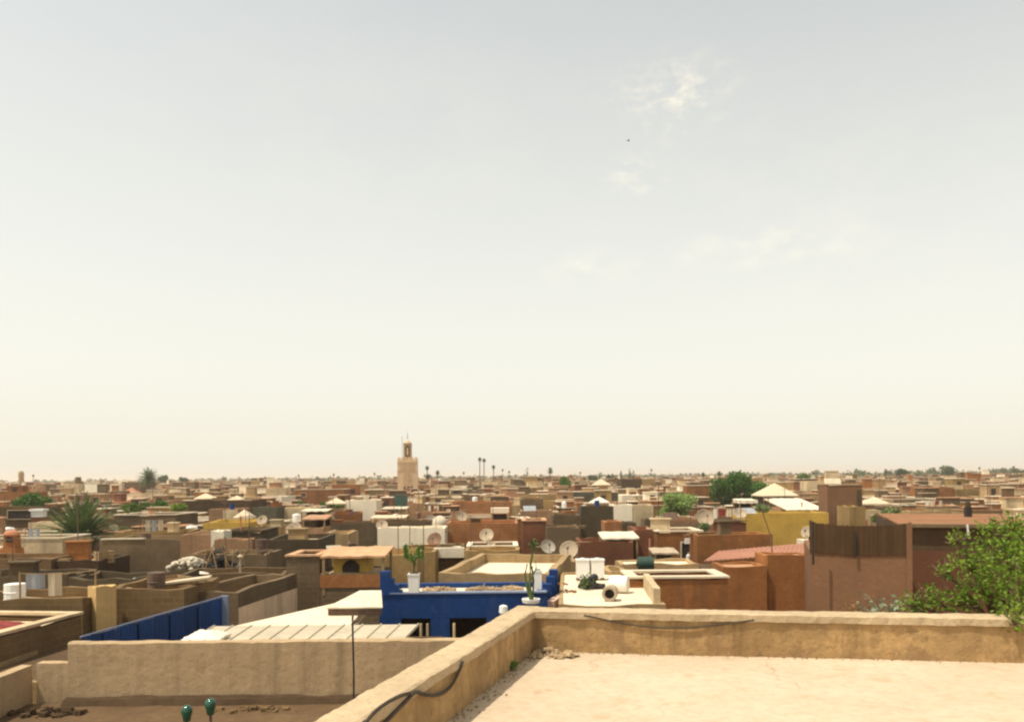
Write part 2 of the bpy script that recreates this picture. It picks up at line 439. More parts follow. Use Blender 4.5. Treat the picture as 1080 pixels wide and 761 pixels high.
def make_tank(loc, r, h, label, mat='plastic', rz=0, auto=False, lying=False, cat='water tank', name='water_tank', group='water tanks on the roofs'):
    o = thing(name, loc, rz, label, cat, group, auto)
    M = Matrix.Translation((0, -h / 2, r)) @ Matrix.Rotation(RAD(-90), 4, 'X') if lying else Matrix.Identity(4)
    q = MB(); q.lathe([(.02, 0), (r * .95, 0), (r, .04), (r, h * .3), (r * 1.025, h * .31), (r * 1.025, h * .34), (r, h * .35), (r, h * .64), (r * 1.025, h * .65), (r * 1.025, h * .68), (r, h * .69), (r, h * .93), (r * .85, h)], 20, M)
    q.build('tank_body', mat, o, smooth=False)
    q = MB(); q.lathe([(.02, h + .002), (r * .38, h + .002), (r * .38, h + .06), (.02, h + .075)], 12, M); q.build('lid', mat, o)
    return o
def tent(loc, w, d, eave, peak, label, mat='canvas', rz=0, auto=False):
    o = thing('pyramid_canopy', loc, rz, label, 'canopy', 'pyramid canopies on the roofs', auto)
    q = MB(); a, b2 = w / 2, d / 2
    q.add([(-a, -b2, eave), (a, -b2, eave), (a, b2, eave), (-a, b2, eave), (0, 0, peak), (-a, -b2, eave - .15), (a, -b2, eave - .15), (a, b2, eave - .15), (-a, b2, eave - .15), (0, 0, peak - .15)],
          [(0, 1, 4), (1, 2, 4), (2, 3, 4), (3, 0, 4), (6, 5, 9), (7, 6, 9), (8, 7, 9), (5, 8, 9), (0, 5, 6, 1), (1, 6, 7, 2), (2, 7, 8, 3), (3, 8, 5, 0)])
    q.build('cloth', mat, o)
    for sx in (-1, 1):
        for sy in (-1, 1):
            q = MB(); q.tube([(sx * (a - .1), sy * (b2 - .1), 0 if auto else -2.5), (sx * (a - .1), sy * (b2 - .1), eave - .05)], .05, 6); q.build('pole', 'wood', o)
    return o
def leanto(loc, w, d, z0, z1, label, mat='whitemetal', rz=0, posts=True, name='awning', cat='awning', thick=.08, back=None):
    """sheet awning: front edge at height z0, back edge z1 above loc, on posts"""
    o = thing(name, loc, rz, label, cat, None)
    q = MB(); n = max(4, int(w / .35))
    top = []; 
    for i in range(n + 1):
        x = -w / 2 + w * i / n; k = .03 * (i % 2) + rnd.uniform(-.012, .012)
        top += [(x, -d / 2 + rnd.uniform(-.05, .05), z0 + k), (x, d / 2, z1 + k)]
    vs = top + [(x, y, z - thick) for x, y, z in top]; m = len(top); fs = []
    for i in range(n):
        a = 2 * i
        fs += [(a, a + 2, a + 3, a + 1), (a + m + 1, a + m + 3, a + m + 2, a + m), (a, a + m, a + m + 2, a + 2), (a + 1, a + 3, a + m + 3, a + m + 1)]
    fs += [(0, 1, m + 1, m), (m - 2, 2 * m - 2, 2 * m - 1, m - 1)]
    q.add(vs, fs); q.build('sheet', mat, o)
    if posts:
        for sx in (-1, 1):
            for y, z in ((-d / 2 + .1, z0), (d / 2 - .1, z1)):
                p = MB(); p.box(sx * (w / 2 - .12) - .05, sx * (w / 2 - .12) + .05, y - .05, y + .05, -.8, z - thick); p.build('post', 'wood', o)
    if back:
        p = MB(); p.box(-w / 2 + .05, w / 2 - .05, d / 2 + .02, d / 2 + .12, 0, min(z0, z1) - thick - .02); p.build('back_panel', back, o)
    return o
def crown(mb, clumps, n, size, rr, shell=.55, asp=.6):
    tot = sum(c[1][0] * c[1][2] for c in clumps)
    for c, r in clumps:
        k = int(n * r[0] * r[2] / tot)
        for _ in range(k):
            d = Vector((rr.gauss(0, 1), rr.gauss(0, 1), rr.gauss(0, 1))).normalized()
            q = rr.random() ** shell
            lump = 1 + .28 * mnoise.noise(Vector(c) * 3.1 + d * 2.3)
            mb.leaf((c[0] + d.x * r[0] * q * lump, c[1] + d.y * r[1] * q * lump, c[2] + d.z * r[2] * q * lump), size, rr=rr, asp=asp)
def make_tree(loc, label, clumps, n, size, mat, trunk_h, tr=.15, name='broadleaf_tree', cat='tree', group=None, seed=0, auto=False, asp=.6, lean=(0, 0), twigs=0):
    rr = random.Random(seed + 100)
    o = thing(name, loc, 0, label, cat, group, auto)
    q = MB(); top = Vector((lean[0], lean[1], trunk_h))
    q.tube([(0, 0, 0), (lean[0] * .3 + .04, lean[1] * .3, trunk_h * .5), top], [tr, tr * .8, tr * .62], 8)
    for c, r in clumps:
        c = Vector(c); mid = top.lerp(c, .55) + Vector((0, 0, r[2] * .1))
        q.tube([top - Vector((0, 0, tr)), mid, c], [tr * .5, tr * .3, tr * .12], 6)
    if twigs:
        for c, r in clumps:
            for _ in range(twigs):
                d = V((rr.gauss(0, 1), rr.gauss(0, 1), rr.gauss(.3, .8))).normalized(); c0 = V(c) - V((0, 0, r[2] * .4))
                e = V(c) + V((d.x * r[0], d.y * r[1], d.z * r[2])) * rr.uniform(.9, 1.25); q.tube([c0, c0.lerp(e, .55) + V((0, 0, -.03)), e], [.02, .012, .005], 4)
    q.build('trunk', 'bark', o)
    m = MB(); crown(m, clumps, n, size, rr, asp=asp); m.build('crown', mat, o)
    return o
def frond(mb, base, az, elev, length, droop, nl, w, rr):
    p = Vector(base); d = Vector((math.cos(az) * math.cos(elev), math.sin(az) * math.cos(elev), math.sin(elev)))
    pts = [p.copy()]; k = 8
    for i in range(k):
        d.z -= droop / k; d.normalize(); p = p + d * (length / k); pts.append(p.copy())
    mb.tube(pts, [w * .09 * (1 - .8 * i / k) + .004 for i in range(k + 1)], 4, cap=False)
    for i in range(nl):
        t = .12 + .88 * i / nl; f = t * k; a = min(int(f), k - 1); q = pts[a].lerp(pts[a + 1], f - a)
        tg = (pts[a + 1] - pts[a]).normalized(); side = tg.cross(Vector((0, 0, 1))).normalized()
        up = side.cross(tg)
        ll = w * math.sin(math.pi * min(.97, t * .85 + .15)) * rr.uniform(.8, 1.1) + .03
        for sgn in (-1, 1):
            dd = (side * sgn + tg * .75 + up * rr.uniform(-.1, .35)).normalized()
            e = tg * (w * .07)
            mb.add([q - e, q + e, q + dd * ll + Vector((0, 0, -ll * .25)), ], [(0, 1, 2)])
def make_palm(loc, label, h, R, nf, mat='leaf_palm', dry=0, tr=.2, name='palm_tree', seed=0, group=None, nl=16, w=.5, auto=False, elev=(-.35, 1.35), droop=1.3, lean=(0, 0)):
    rr = random.Random(seed)
    o = thing(name, loc, 0, label, 'palm tree', group, auto)
    q = MB(); q.tube([(0, 0, 0), (lean[0] * .4, lean[1] * .4, h * .5), (lean[0], lean[1], h)], [tr * 1.2, tr * .85, tr * .95], 9); q.build('trunk', 'bark', o)
    m = MB(); top = Vector((lean[0], lean[1], h))
    for i in range(nf):
        e = elev[0] + (elev[1] - elev[0]) * ((i + rr.random()) / nf)
        frond(m, top, i * 2.399 + rr.uniform(-.2, .2), e, R * rr.uniform(.85, 1.1), droop * rr.uniform(.7, 1.2), nl, w, rr)
    m.build('crown', mat, o)
    if dry:
        m = MB()
        for i in range(dry):
            frond(m, top - Vector((0, 0, .2)), i * 2.399 + .5, rr.uniform(-1.1, -.3), R * rr.uniform(.5, .75), .8, nl, w * .8, rr)
        m.build('dead_fronds', 'leaf_dry', o)
    return o
def heap(name, loc, rx, ry, hz, n, size, mat, label, cat, seed=0):
    rr = random.Random(seed); q = MB()
    for _ in range(n):
        a = rr.uniform(0, 6.283); t = rr.random() ** .6; x, y = math.cos(a) * rx * t, math.sin(a) * ry * t
        z = hz * (1 - t) * rr.random()
        s_ = size * rr.uniform(.4, 1.2)
        M = Matrix.Translation((x, y, z + s_ * .2)) @ Matrix.Rotation(rr.uniform(0, 3), 4, 'Z') @ Matrix.Rotation(rr.uniform(-.5, .5), 4, 'X')
        q.box(-s_ / 2, s_ / 2, -s_ * .35, s_ * .35, -s_ * .2, s_ * .2, M, taper=s_ * rr.uniform(.02, .12))
    return solo(name, q, mat, label, cat, loc)
def cloth_mound(name, loc, rx, ry, hz, mat, label, cat, seed=0, rz=0):
    q = MB(); n = 14; vs = []; fs = []
    for i in range(n + 1):
        for j in range(n + 1):
            x = -1 + 2 * i / n; y = -1 + 2 * j / n; r = max(abs(x), abs(y))
            z = hz * max(0, 1 - r ** 1.6) * (.75 + .5 * mnoise.noise(Vector((x * 2.2 + seed, y * 2.2, seed)))) + .05 * mnoise.noise(Vector((x * 6 + seed, y * 6, 3)))
            k = 1 + .12 * mnoise.noise(Vector((x * 1.4, y * 1.4, seed + 7)))
            vs.append((x * rx * k, y * ry * k, z + .06))
    m = n + 1
    for i in range(n):
        for j in range(n): fs.append((i * m + j, (i + 1) * m + j, (i + 1) * m + j + 1, i * m + j + 1))
    b0 = [i * m for i in range(m)]; 
    q.add(vs, fs)
    edge = [(i, 0) for i in range(m)] + [(n, j) for j in range(1, m)] + [(i, n) for i in range(n - 1, -1, -1)] + [(0, j) for j in range(n - 1, 0, -1)]
    ev = [vs[i * m + j] for i, j in edge]; ne = len(ev)
    q.add(ev + [(x, y, 0) for x, y, z in ev], [(k, k + ne, (k + 1) % ne + ne, (k + 1) % ne) for k in range(ne)] + [tuple(range(2 * ne - 1, ne - 1, -1))])
    return solo(name, q, mat, label, cat, loc, smooth=True, rz=rz)

# ================================================================== THE SETTING
q = MB(); q.add([(-9000, -200, 0), (9000, -200, 0), (9000, 9000, 0), (-9000, 9000, 0)], [(0, 1, 2, 3)])
struct('ground', q, 'dustground')

# ================================================================== NEAR TERRACE
V = Vector
Ci = atz(562, 643, 10.25); Ci.z = 0
Pn = atz(373, 761, 10.25); Pn.z = 0
Pr = atz(1080, 699, 9.55); Pr.z = 0
dl = (Pn - Ci).normalized(); dr = (Pr - Ci).normalized()
nl = V((-dl.y, dl.x, 0)); nl = nl if nl.x > 0 else -nl
nr = V((dr.y, -dr.x, 0)); nr = nr if nr.y < 0 else -nr
fg = thing('terrace_house', (3, 9, 0), 0, 'nearest house with sunlit cream roof terrace behind a thick ochre parapet', 'house', HG)
WALLP = [(0, 9.35), (0, 10.14), (-.33, 10.14), (-.33, 0), (-.28, 0), (-.28, 9.35)]
COPP = [(.035, 10.125), (.035, 10.235), (.0, 10.25), (-.37, 10.25), (-.39, 10.235), (-.39, 10.125)]
q = MB(); q.sweep(Ci - dl * .33, Ci + dl * 9.5, nl, WALLP, 60, .018, 3); q.sweep(Ci - dr * .0, Ci + dr * 9.5, nr, WALLP, 60, .018, 8)
q.build('parapet', 'fgwall', fg, world=True)
q = MB(); q.sweep(Ci - dl * .40, Ci + dl * 9.5, nl, COPP, 110, .014, 5); q.build('coping', 'fgcoping', fg, world=True)
q = MB(); q.sweep(Ci + V((0, 0, -.006)) + dr * .02, Ci + dr * 9.5 + V((0, 0, -.006)), nr, COPP, 110, .014, 31); q.build('coping', 'fgcoping', fg, world=True)
A = Ci - nl * .1 - nr * .1
B = Ci + dr * 9.4; D = Ci + dl * 9.4
fp = MB(); n = 40
for i in range(n + 1):
    for j in range(n + 1):
        p = A + (B - A) * (i / n) + (D - A) * (j / n)
        fp.v.append((p.x, p.y, 9.55 + .018 * mnoise.noise(V((p.x * .6, p.y * .6, 4))) + .006 * mnoise.noise(V((p.x * 3, p.y * 3, 1)))))
m_ = n + 1
fp.f = [(i * m_ + j, i * m_ + j + 1, (i + 1) * m_ + j + 1, (i + 1) * m_ + j) for i in range(n) for j in range(n)]; fp.mi = [0] * len(fp.f)
fp.build('terrace_floor', 'terracefloor', fg, world=True)
q = MB(); e = D + B - A
q.slab([(D.x + .2, D.y), (e.x, e.y), (B.x, B.y - .2), (Ci.x + .2, Ci.y - .2)], 0, 9.45); q.build('wall', 'fgwall', fg, world=True)
def cable(pts, plane_p, plane_n, r, label, off=.03):
    P = [on_plane(x, y, plane_p, plane_n) + plane_n * off for x, y in pts]
    # smooth
    sm = []
    for i in range(len(P) - 1):
        p0 = P[max(i - 1, 0)]; p1 = P[i]; p2 = P[i + 1]; p3 = P[min(i + 2, len(P) - 1)]
        for k in range(5):
            t = k / 5; sm.append(.5 * ((2 * p1) + (p2 - p0) * t + (2 * p0 - 5 * p1 + 4 * p2 - p3) * t * t + (3 * p1 - p0 - 3 * p2 + p3) * t ** 3))
    sm.append(P[-1]); c = sm[0]
    q = MB(); q.tube([p - c for p in sm], r, 6)
    return solo('cable', q, 'cable', label, 'cable', c, 'cables hanging on the near parapet')
cable([(484, 697), (480, 707), (472, 722), (460, 731), (446, 732), (434, 729), (427, 735), (414, 748), (398, 764)], Ci, nl, .022, 'thick dark cable drooping in a loop down the left parapet', .05)
cable([(428, 730), (417, 733), (402, 741), (388, 752), (374, 770)], Ci, nl, .02, 'shorter dark cable sloping tight under the left coping', .05)
cable([(616, 648), (640, 653), (665, 658), (690, 661), (715, 661.5), (740, 660), (765, 657), (795, 653)], Ci, nr, .014, 'thin cable sagging in one long curve on the far parapet', .03)
p = atz(578, 690, 9.56)
heap('rubble_pile', p, .42, .3, .1, 70, .085, 'rubble', 'low heap of broken plaster on the cream terrace beside its corner', 'rubble', 4)
heap('rubble_pile', atz(604, 692, 9.56), .1, .05, .06, 4, .14, 'rubble', 'few pale plaster lumps right of the heap in the corner', 'rubble', 5)
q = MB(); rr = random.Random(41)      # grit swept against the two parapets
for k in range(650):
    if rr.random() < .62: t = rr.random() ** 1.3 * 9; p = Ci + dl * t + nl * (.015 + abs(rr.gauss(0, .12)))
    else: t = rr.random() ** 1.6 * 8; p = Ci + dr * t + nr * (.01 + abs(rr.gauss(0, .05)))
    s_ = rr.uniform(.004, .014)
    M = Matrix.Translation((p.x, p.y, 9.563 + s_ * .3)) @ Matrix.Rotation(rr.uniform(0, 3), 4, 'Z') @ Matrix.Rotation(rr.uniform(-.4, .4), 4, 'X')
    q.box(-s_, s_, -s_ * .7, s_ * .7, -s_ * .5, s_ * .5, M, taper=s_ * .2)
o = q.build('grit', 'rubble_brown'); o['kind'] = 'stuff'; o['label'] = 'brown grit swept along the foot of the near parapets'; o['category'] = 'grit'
def weed(loc, r, n, size, mat, label, name='weed', cat='plant', seed=0, root=0):
    rr = random.Random(seed); q = MB()
    if root: q.tube([(0, 0, -root), (.05, 0, -root * .4), (0, 0, .05)], [.05, .035, .02], 6)
    for i in range(n):
        a = rr.uniform(0, 6.283); h = rr.uniform(.4, 1) * r; l = rr.uniform(.1, .8) * r
        e = V((math.cos(a) * l, math.sin(a) * l, h)); q.tube([(0, 0, 0), e * .5 + V((0, 0, h * .15)), e], [.006, .005, .003], 4)
        for k in range(7): q.leaf(e * (1 - k * .11) + V((rr.gauss(0, .03), rr.gauss(0, .03), .01)), size, rr=rr)
    return solo(name, q, mat, label, cat, loc)
weed(atz(567, 682, 9.56), .2, 22, .07, 'leaf_dark', 'dark green weed growing in the corner of the cream terrace', seed=1)
weed(atz(540, 705, 9.56), .11, 14, .07, 'leaf_mid', 'small flat green weed at the foot of the left parapet', seed=2)
# potted plant on the corner of the parapet
pc = atz(560, 636, 10.25)
o = thing('potted_plant', pc, 0, 'tall spindly cactus in a shallow white pot on the near parapet corner', 'potted plant', 'potted cacti')
q = MB(); q.lathe([(.11, .0), (.15, .02), (.165, .085), (.14, .085), (.13, .06)], 16); q.build('pot', 'plastic', o)
q = MB()
for pts, r0 in (([(0, 0, .05), (-.02, 0, .35), (.0, .02, .7), (.06, 0, 1.02), (.07, 0, 1.12)], .03), ([(0, .02, .05), (-.07, 0, .3), (-.1, .02, .52), (-.06, 0, .7)], .026), ([(.03, 0, .05), (.05, .03, .4), (.02, .02, .66)], .022), ([(0, 0, .42), (.1, .02, .62), (.09, .02, .76)], .013)):
    q.tube(pts, [r0 * (1 - .15 * i) for i in range(len(pts))], 7)
rr = random.Random(3)
for k in range(60): q.leaf((.065 + rr.gauss(0, .035), rr.gauss(0, .035), 1.07 + rr.gauss(0, .035)), .06, rr=rr)
q.build('stems', 'cactus_skin', o)

# ================================================================== LOW COURTYARD LEFT OF THE TERRACE
lo = thing('low_house', (-5.8, 14, 0), 0, 'low house with dark earth roof below the long grey wall', 'house', HG)
q = MB(); q.box(-10.2, -1.75, 10.5, 16.95, 0, 7.87); q.build('roof', 'earth', lo, world=True)
q = MB(); q.sweep((-10.1, 12, 0), (-10.1, 17.1, 0), V((-1, 0, 0)), [(0, 7.8), (0, 8.66), (.22, 8.66), (.22, 7.8)], 16, .02, 2)
q.sweep((-9.96, 17.02, 0), (-9.3, 17.02, 0), V((0, 1, 0)), [(0, 0), (0, 8.7), (.22, 8.7), (.22, 0)], 6, .015, 4); q.build('wall', 'greywall', lo, world=True)
q = MB(); q.sweep((-9.3, 16.97, 0), (-1.8, 16.97, 0), V((0, -1, 0)), [(0, 7.8), (0, 8.02), (.16, 7.98), (.3, 7.8)], 30, .05, 6); q.build('ledge', 'darkbrown', lo, world=True)
for (px, py, zt, lab) in ((197, 752, 8.75, 'left and lower of two dark green glass globes on thin rods'), (222, 745, 8.86, 'right and taller of two dark green glass globes on thin rods')):
    P = at(px, py, 13)
    o = thing('glass_globe', (P.x, P.y, 7.87), 0, lab, 'ornament', 'green globes on rods')
    k = P.z - 7.87
    q = MB(); q.tube([(0, 0, 0), (0, 0, k)], .022, 7); q.build('rod', 'rustmetal', o)
    q = MB(); q.lathe([(.02, k - .13), (.055, k - .12), (.07, k - .04), (.088, k + .03), (.08, k + .09), (.05, k + .125), (.015, k + .14)], 16); q.build('globe', 'greenglass', o, smooth=True)
P = at(372, 652, 15.2)
o = thing('antenna_pole', (P.x, P.y, 7.87 if P.x < -1.8 else 0), 0, 'thin black pole standing in front of the long grey wall', 'pole')
k = P.z - o.location.z
q = MB(); q.tube([(0, 0, 0), (.01, 0, k * .5), (-.005, 0, k)], .019, 6); q.build('shaft', 'black', o)
q = MB(); q.tube([(.0, -.02, k - .06), (.1, -.02, k - .02)], .03, 8); q.tube([(0, 0, k), (0, 0, k + .07)], .022, 6); q.build('head', 'rustmetal', o)

heap('rubble_pile', (-9.3, 16.2, 7.86), .75, .25, .16, 46, .17, 'darkbrown', 'dark lumps standing in for shadow at the foot of the low grey wall', 'rubble', 51)  # dark chunks added where shadow lies along the wall foot
heap('rubble_pile', (-5.2, 16.3, 7.86), .9, .22, .1, 26, .13, 'clayblock', 'brown block pieces below the middle of long grey wall', 'rubble', 52)
# grey courtyard house with sheet roof
gh = thing('courtyard_house', (-5, 20, 0), 0, 'house behind the long plain grey wall with pale ribbed metal roof', 'house', HG)
q = MB(); q.sweep((-9.3, 17, 0), (.3, 17, 0), V((0, 1, 0)), [(0, 0), (0, 9.1), (.04, 9.12), (.22, 9.12), (.25, 9.1), (.25, 0)], 60, .022, 12); q.build('wall', 'greywall', gh, world=True)
q = MB(); q.sweep((-9.1, 17.26, 0), (-8.1, 22.75, 0), V((1, -.18, 0)), [(0, 0), (0, 8.12), (.2, 8.12), (.2, 0)], 8, .01, 2); q.build('side_wall', 'clayblock', gh, world=True)
q = MB(); q.box(-9, .3, 17.3, 26.3, 0, 6.2); q.build('courtyard_floor', 'earth', gh, world=True)
q = MB(); nn_ = 11
fl, fr_, bl, br = V((-7.0, 17.27, 9.0)), V((-2.4, 17.27, 9.0)), V((-7.35, 20.05, 8.9)), V((-2.33, 20.05, 8.9))
q.add([fl, fr_, br, bl] + [p - V((0, 0, .05)) for p in (fl, fr_, br, bl)], [(0, 1, 2, 3), (7, 6, 5, 4), (0, 4, 5, 1), (1, 5, 6, 2), (2, 6, 7, 3), (3, 7, 4, 0)])
for i in range(nn_ + 1):
    a = fl.lerp(fr_, i / nn_); b_ = bl.lerp(br, i / nn_)
    q.add([a + V((-.022, 0, .001)), a + V((.022, 0, .001)), b_ + V((.022, 0, .001)), b_ + V((-.022, 0, .001)), a + V((-.012, 0, .03)), a + V((.012, 0, .03)), b_ + V((.012, 0, .03)), b_ + V((-.012, 0, .03))],
          [(0, 1, 5, 4), (1, 2, 6, 5), (2, 3, 7, 6), (3, 0, 4, 7), (4, 5, 6, 7)])
q.build('metal_roof', 'whitemetal', gh, world=True)
q = MB(); q.slab([(-7.3, 20.1), (-4.1, 20.1), (-4.3, 24.2), (-5.3, 24.2)], 8.55, 8.8); q.build('concrete_slab', 'roofwhite', gh, world=True)
q = MB(); q.slab([(-5.0, 22), (-3.55, 22), (-4.1, 25.2), (-4.7, 25.2)], 8.815, 8.99); q.build('underside_shade', 'rustmetal', gh, world=True)  # dark slab stands in for the shade under the canopy sheet
q = MB(); q.slab([(-5.04, 21.96), (-3.52, 21.96), (-4.08, 25.24), (-4.74, 25.24)], 8.994, 9.03); q.build('canopy_sheet', 'whitemetal', gh, world=True)
for px in (444, 451, 479):
    a = at(px, 668, 25.6); q = MB(); q.tube([(a.x, a.y, 6.2), (a.x, a.y, 7.92)], .04, 8); q.build('post', 'cream', gh, world=True)
q = MB(); q.slab([(-3.4, 20.1), (-2.2, 20.1), (-2.2, 25.2), (-3.4, 25.2)], 6.2, 7.6); q.build('lower_block', 'darkbrown', gh, world=True)
P = at(531, 643, 20)
q = MB(); q.tube([(0, 0, 0), (0, 0, P.z - 6.25)], .07, 10); q.lathe([(.03, P.z - 6.27), (.11, P.z - 6.26), (.1, P.z - 6.1), (.02, P.z - 6.07)], 12)
solo('vent_pipe', q, 'plastic', 'white capped vent pipe peeking over the left near parapet', 'pipe', (P.x, P.y, 6.2))
cloth_mound('tarpaulin', (-6.75, 17.9, 9.0), .42, .4, .17, 'whitecloth', 'crumpled white tarpaulin on the metal roof beside the blue fence', 'tarpaulin', 3)
# blue sheet fence
bf = thing('metal_fence', (-8.6, 20, 8.12), 0, 'blue corrugated metal sheet fence rising behind the grey wall', 'fence')
a0, a1 = V((-9.16, 17.3, 0)), V((-8.12, 22.75, 0)); dd = (a1 - a0).normalized(); pn = V((dd.y, -dd.x, 0))
for i in range(9):
    p0 = a0.lerp(a1, i / 9) + dd * .03; p1 = a0.lerp(a1, (i + 1) / 9) - dd * .012; q = MB(); m = 8; vs = []
    for k in range(m + 1):
        c = p0.lerp(p1, k / m) + pn * (.005 * (k % 2) + .022 * (i % 2)); zt = 9.17 + .04 * (i / 9) + rnd.uniform(-.006, .006)
        vs += [(c.x, c.y, 8.13), (c.x, c.y, zt), (c.x - pn.x * .02, c.y - pn.y * .02, 8.13), (c.x - pn.x * .02, c.y - pn.y * .02, zt)]
    fs = []
    for k in range(m):
        s0 = 4 * k; fs += [(s0, s0 + 4, s0 + 5, s0 + 1), (s0 + 6, s0 + 2, s0 + 3, s0 + 7), (s0 + 1, s0 + 5, s0 + 7, s0 + 3)]
    fs += [(0, 1, 3, 2), (4 * m, 4 * m + 2, 4 * m + 3, 4 * m + 1)]
    q.add(vs, fs); q.build('panel', 'bluesheet', bf, world=True)
q = MB(); q.slab([(a0.x - pn.x * .03, a0.y - pn.y * .03), (a1.x - pn.x * .03, a1.y - pn.y * .03), (a1.x - pn.x * .05, a1.y - pn.y * .05), (a0.x - pn.x * .05, a0.y - pn.y * .05)], 8.13, 9.15); q.build('dark_seam_sheet', 'black', bf, world=True)  # black sheet added to stop light in the gaps and darken the seams
q = MB(); q.box(a1.x - .06, a1.x + .14, a1.y + .0, a1.y + .14, 8.12, 9.25); q.build('end_post', 'bluetrim', bf, world=True)
q = MB(); q.tube([a0 + V((0, 0, 9.19)) - pn * .03, a1 + V((0, 0, 9.23)) - pn * .03], .018, 6); q.build('top_rail', 'bluetrim', bf, world=True)

# ================================================================== BLUE HOUSE
bh = thing('blue_house', (-1.6, 28, 0), 0, 'deep blue house with stepped corner merlons and planters on its parapet', 'house', HG)
YB = 26.5
def bx_(x0, x1, y0, y1, z0, z1): q.box(x0, x1, y0, y1, z0, z1)
xl = at(400, 640, YB).x; xr = 1.12
zt = 8.72; zb = 7.93
X = lambda px: at(px, 650, YB).x
q = MB()
bx_(xl, xr, YB, YB + .3, zb, zt)
for a, b_ in ((400, 423), (454, 474), (513, 545)): bx_(X(a), X(b_), YB + .004, YB + .296, 0, zb - .002)
q.build('wall', 'blue', bh, world=True)
q = MB(); bx_(xl, xl + .3, YB + .304, 29.4, 0, zt - .004); bx_(xr - .3, xr, YB + .304, 29.4, 0, zt - .004); bx_(xl + .3, xr - .3, 29.1, 29.396, 0, zt - .006); q.build('side_wall', 'blue', bh, world=True)
q = MB(); bx_(xl + .3, xr - .3, YB + .3, 29.1, 8.3, 8.56); q.build('roof', 'roofwhite', bh, world=True)
q = MB(); bx_(xl + .35, xr - .02, YB - .03, YB + .33, zt + .002, zt + .045); q.build('coping', 'bluetrim', bh, world=True)
q = MB(); bx_(xl - .05, xl + .75, YB - .035, YB - .004, zt - .03, zt + .01); q.build('cornice', 'blue', bh, world=True)
q = MB(); bx_(xl + .3, xr - .3, 28.3, 28.4, 0, 8.3); q.build('loggia_back', 'darkbrown', bh, world=True)
q = MB(); zz = zt + .003
for px0, px1, h in ((401, 411.5, .74), (411.5, 415.5, .5), (415.5, 420, .29), (420, 424, .12)): bx_(X(px0), X(px1) - .003, YB + .01, YB + .29, zz, zz + h)
q.build('stepped_merlon', 'blue', bh, world=True)
q = MB(); n_ = 5
for i in range(n_):
    x0 = X(566 + i * 4.2); h = [.1, .22, .42, .62, .8][i]; y0 = YB + .35 + i * .42
    bx_(x0, x0 + .3, y0, y0 + .415, 8.3, 8.42 + h)
q.build('stepped_merlon', 'blue', bh, world=True)
q = MB(); q.slab([(X(576), YB + .3), (X(576) + .28, YB + .3), (X(597) + .25, YB + 2.5), (X(597), YB + 2.5)], 8.0, 8.4); q.build('side_coping', 'pinktrim', bh, world=True)
pl = []
for px, py0, py1, Y, wpx, lab in ((436.5, 602, 620.5, 26.66, 12, 'white square planter with cactus near the left blue merlon'), (567, 605, 624, 27.1, 9, 'white square planter beside the right blue merlon steps')):
    b0 = at(px, py0, Y); hgt = (py1 - py0) * Y / F; w = wpx * .86 * Y / F
    zb0 = zt + .047
    o = thing('planter', (b0.x, Y, zb0), 0, lab, 'planter', 'white planters on the blue house')
    q = MB(); q.box(-w / 2, w / 2, -w / 2, w / 2, 0, hgt * .97, taper=-.015); q.box(-w / 2 - .03, w / 2 + .03, -w / 2 - .03, w / 2 + .03, hgt * .97, hgt * 1.06); q.build('box', 'plastic', o)
    q = MB(); q.box(-w / 2 + .03, w / 2 - .03, -w / 2 + .03, w / 2 - .03, hgt * 1.06, hgt * 1.09); q.build('soil', 'earth', o)
    pl.append((o, hgt * 1.09, b0))
o = thing('cactus', pl[0][0].location + V((0, 0, pl[0][1])), 0, 'small branching green cactus growing in the white planter', 'cactus', 'potted cacti')
q = MB(); q.tube([(0, 0, 0), (.02, 0, .3), (.0, 0, .55)], [.045, .05, .045], 8); q.build('stem', 'cactus_skin', o)
q = MB()
for a, l, e in ((0, .42, .35), (1.3, .35, .2), (2.6, .4, .4), (3.4, .45, .28), (4.4, .3, .1), (5.4, .42, .3)):
    d = V((math.cos(a) * .28, math.sin(a) * .2, 0)); b0 = V((0, 0, .32 + e * .5))
    q.tube([b0, b0 + d + V((0, 0, .06)), b0 + d * 1.1 + V((0, 0, l))], [.04, .05, .045], 7)
rr = random.Random(5)
for k in range(120): a = rr.uniform(0, 6.28); q.leaf((math.cos(a) * .3, math.sin(a) * .22, rr.uniform(.4, .95)), .09, rr=rr)
q.build('arms', 'leaf_mid', o)
rr = random.Random(8)
for i, (px, w, lab) in enumerate(((462, .55, 'tan heap of dry brush left on the blue house roof'), (510, .6, 'wide heap of dry brush and rubble mid blue roof'), (538, .4, 'small pile of dry twigs near right end of blue roof'))):
    P = at(px, 616, 28.4)
    q = MB()
    for k in range(260):
        a = rr.uniform(0, 6.28); t = rr.random() ** .7; p = V((math.cos(a) * w * t, math.sin(a) * .4 * t, rr.random() * .15 * (1 - t * .8)))
        d = V((rr.gauss(0, 1), rr.gauss(0, 1), rr.gauss(0, .4))).normalized() * .12
        q.tube([p, p + d], .012, 3)
    for k in range(40):
        a = rr.uniform(0, 6.28); t = rr.random(); s_ = rr.uniform(.04, .12); M = Matrix.Translation((math.cos(a) * w * t, math.sin(a) * .4 * t, 0.02 + .06 * (1 - t))) @ Matrix.Rotation(rr.uniform(0, 3), 4, 'Z')
        q.box(-s_, s_, -s_ * .6, s_ * .6, -s_ * .5, s_ * .5, M)
    solo('brush_heap', q, 'rubble', lab, 'debris', (P.x, 28.4, 8.56), 'debris heaps on the blue roof')

# white terrace with tan parapets behind the blue house
wt = HW(-.72, 31.0, 4.35, 8.2, -9.3, 8.82, 'tan', 'pale flat roof framed by low tan parapets behind the blue house', ph=.42, t=.28, roof='roofwhite', seg=6)

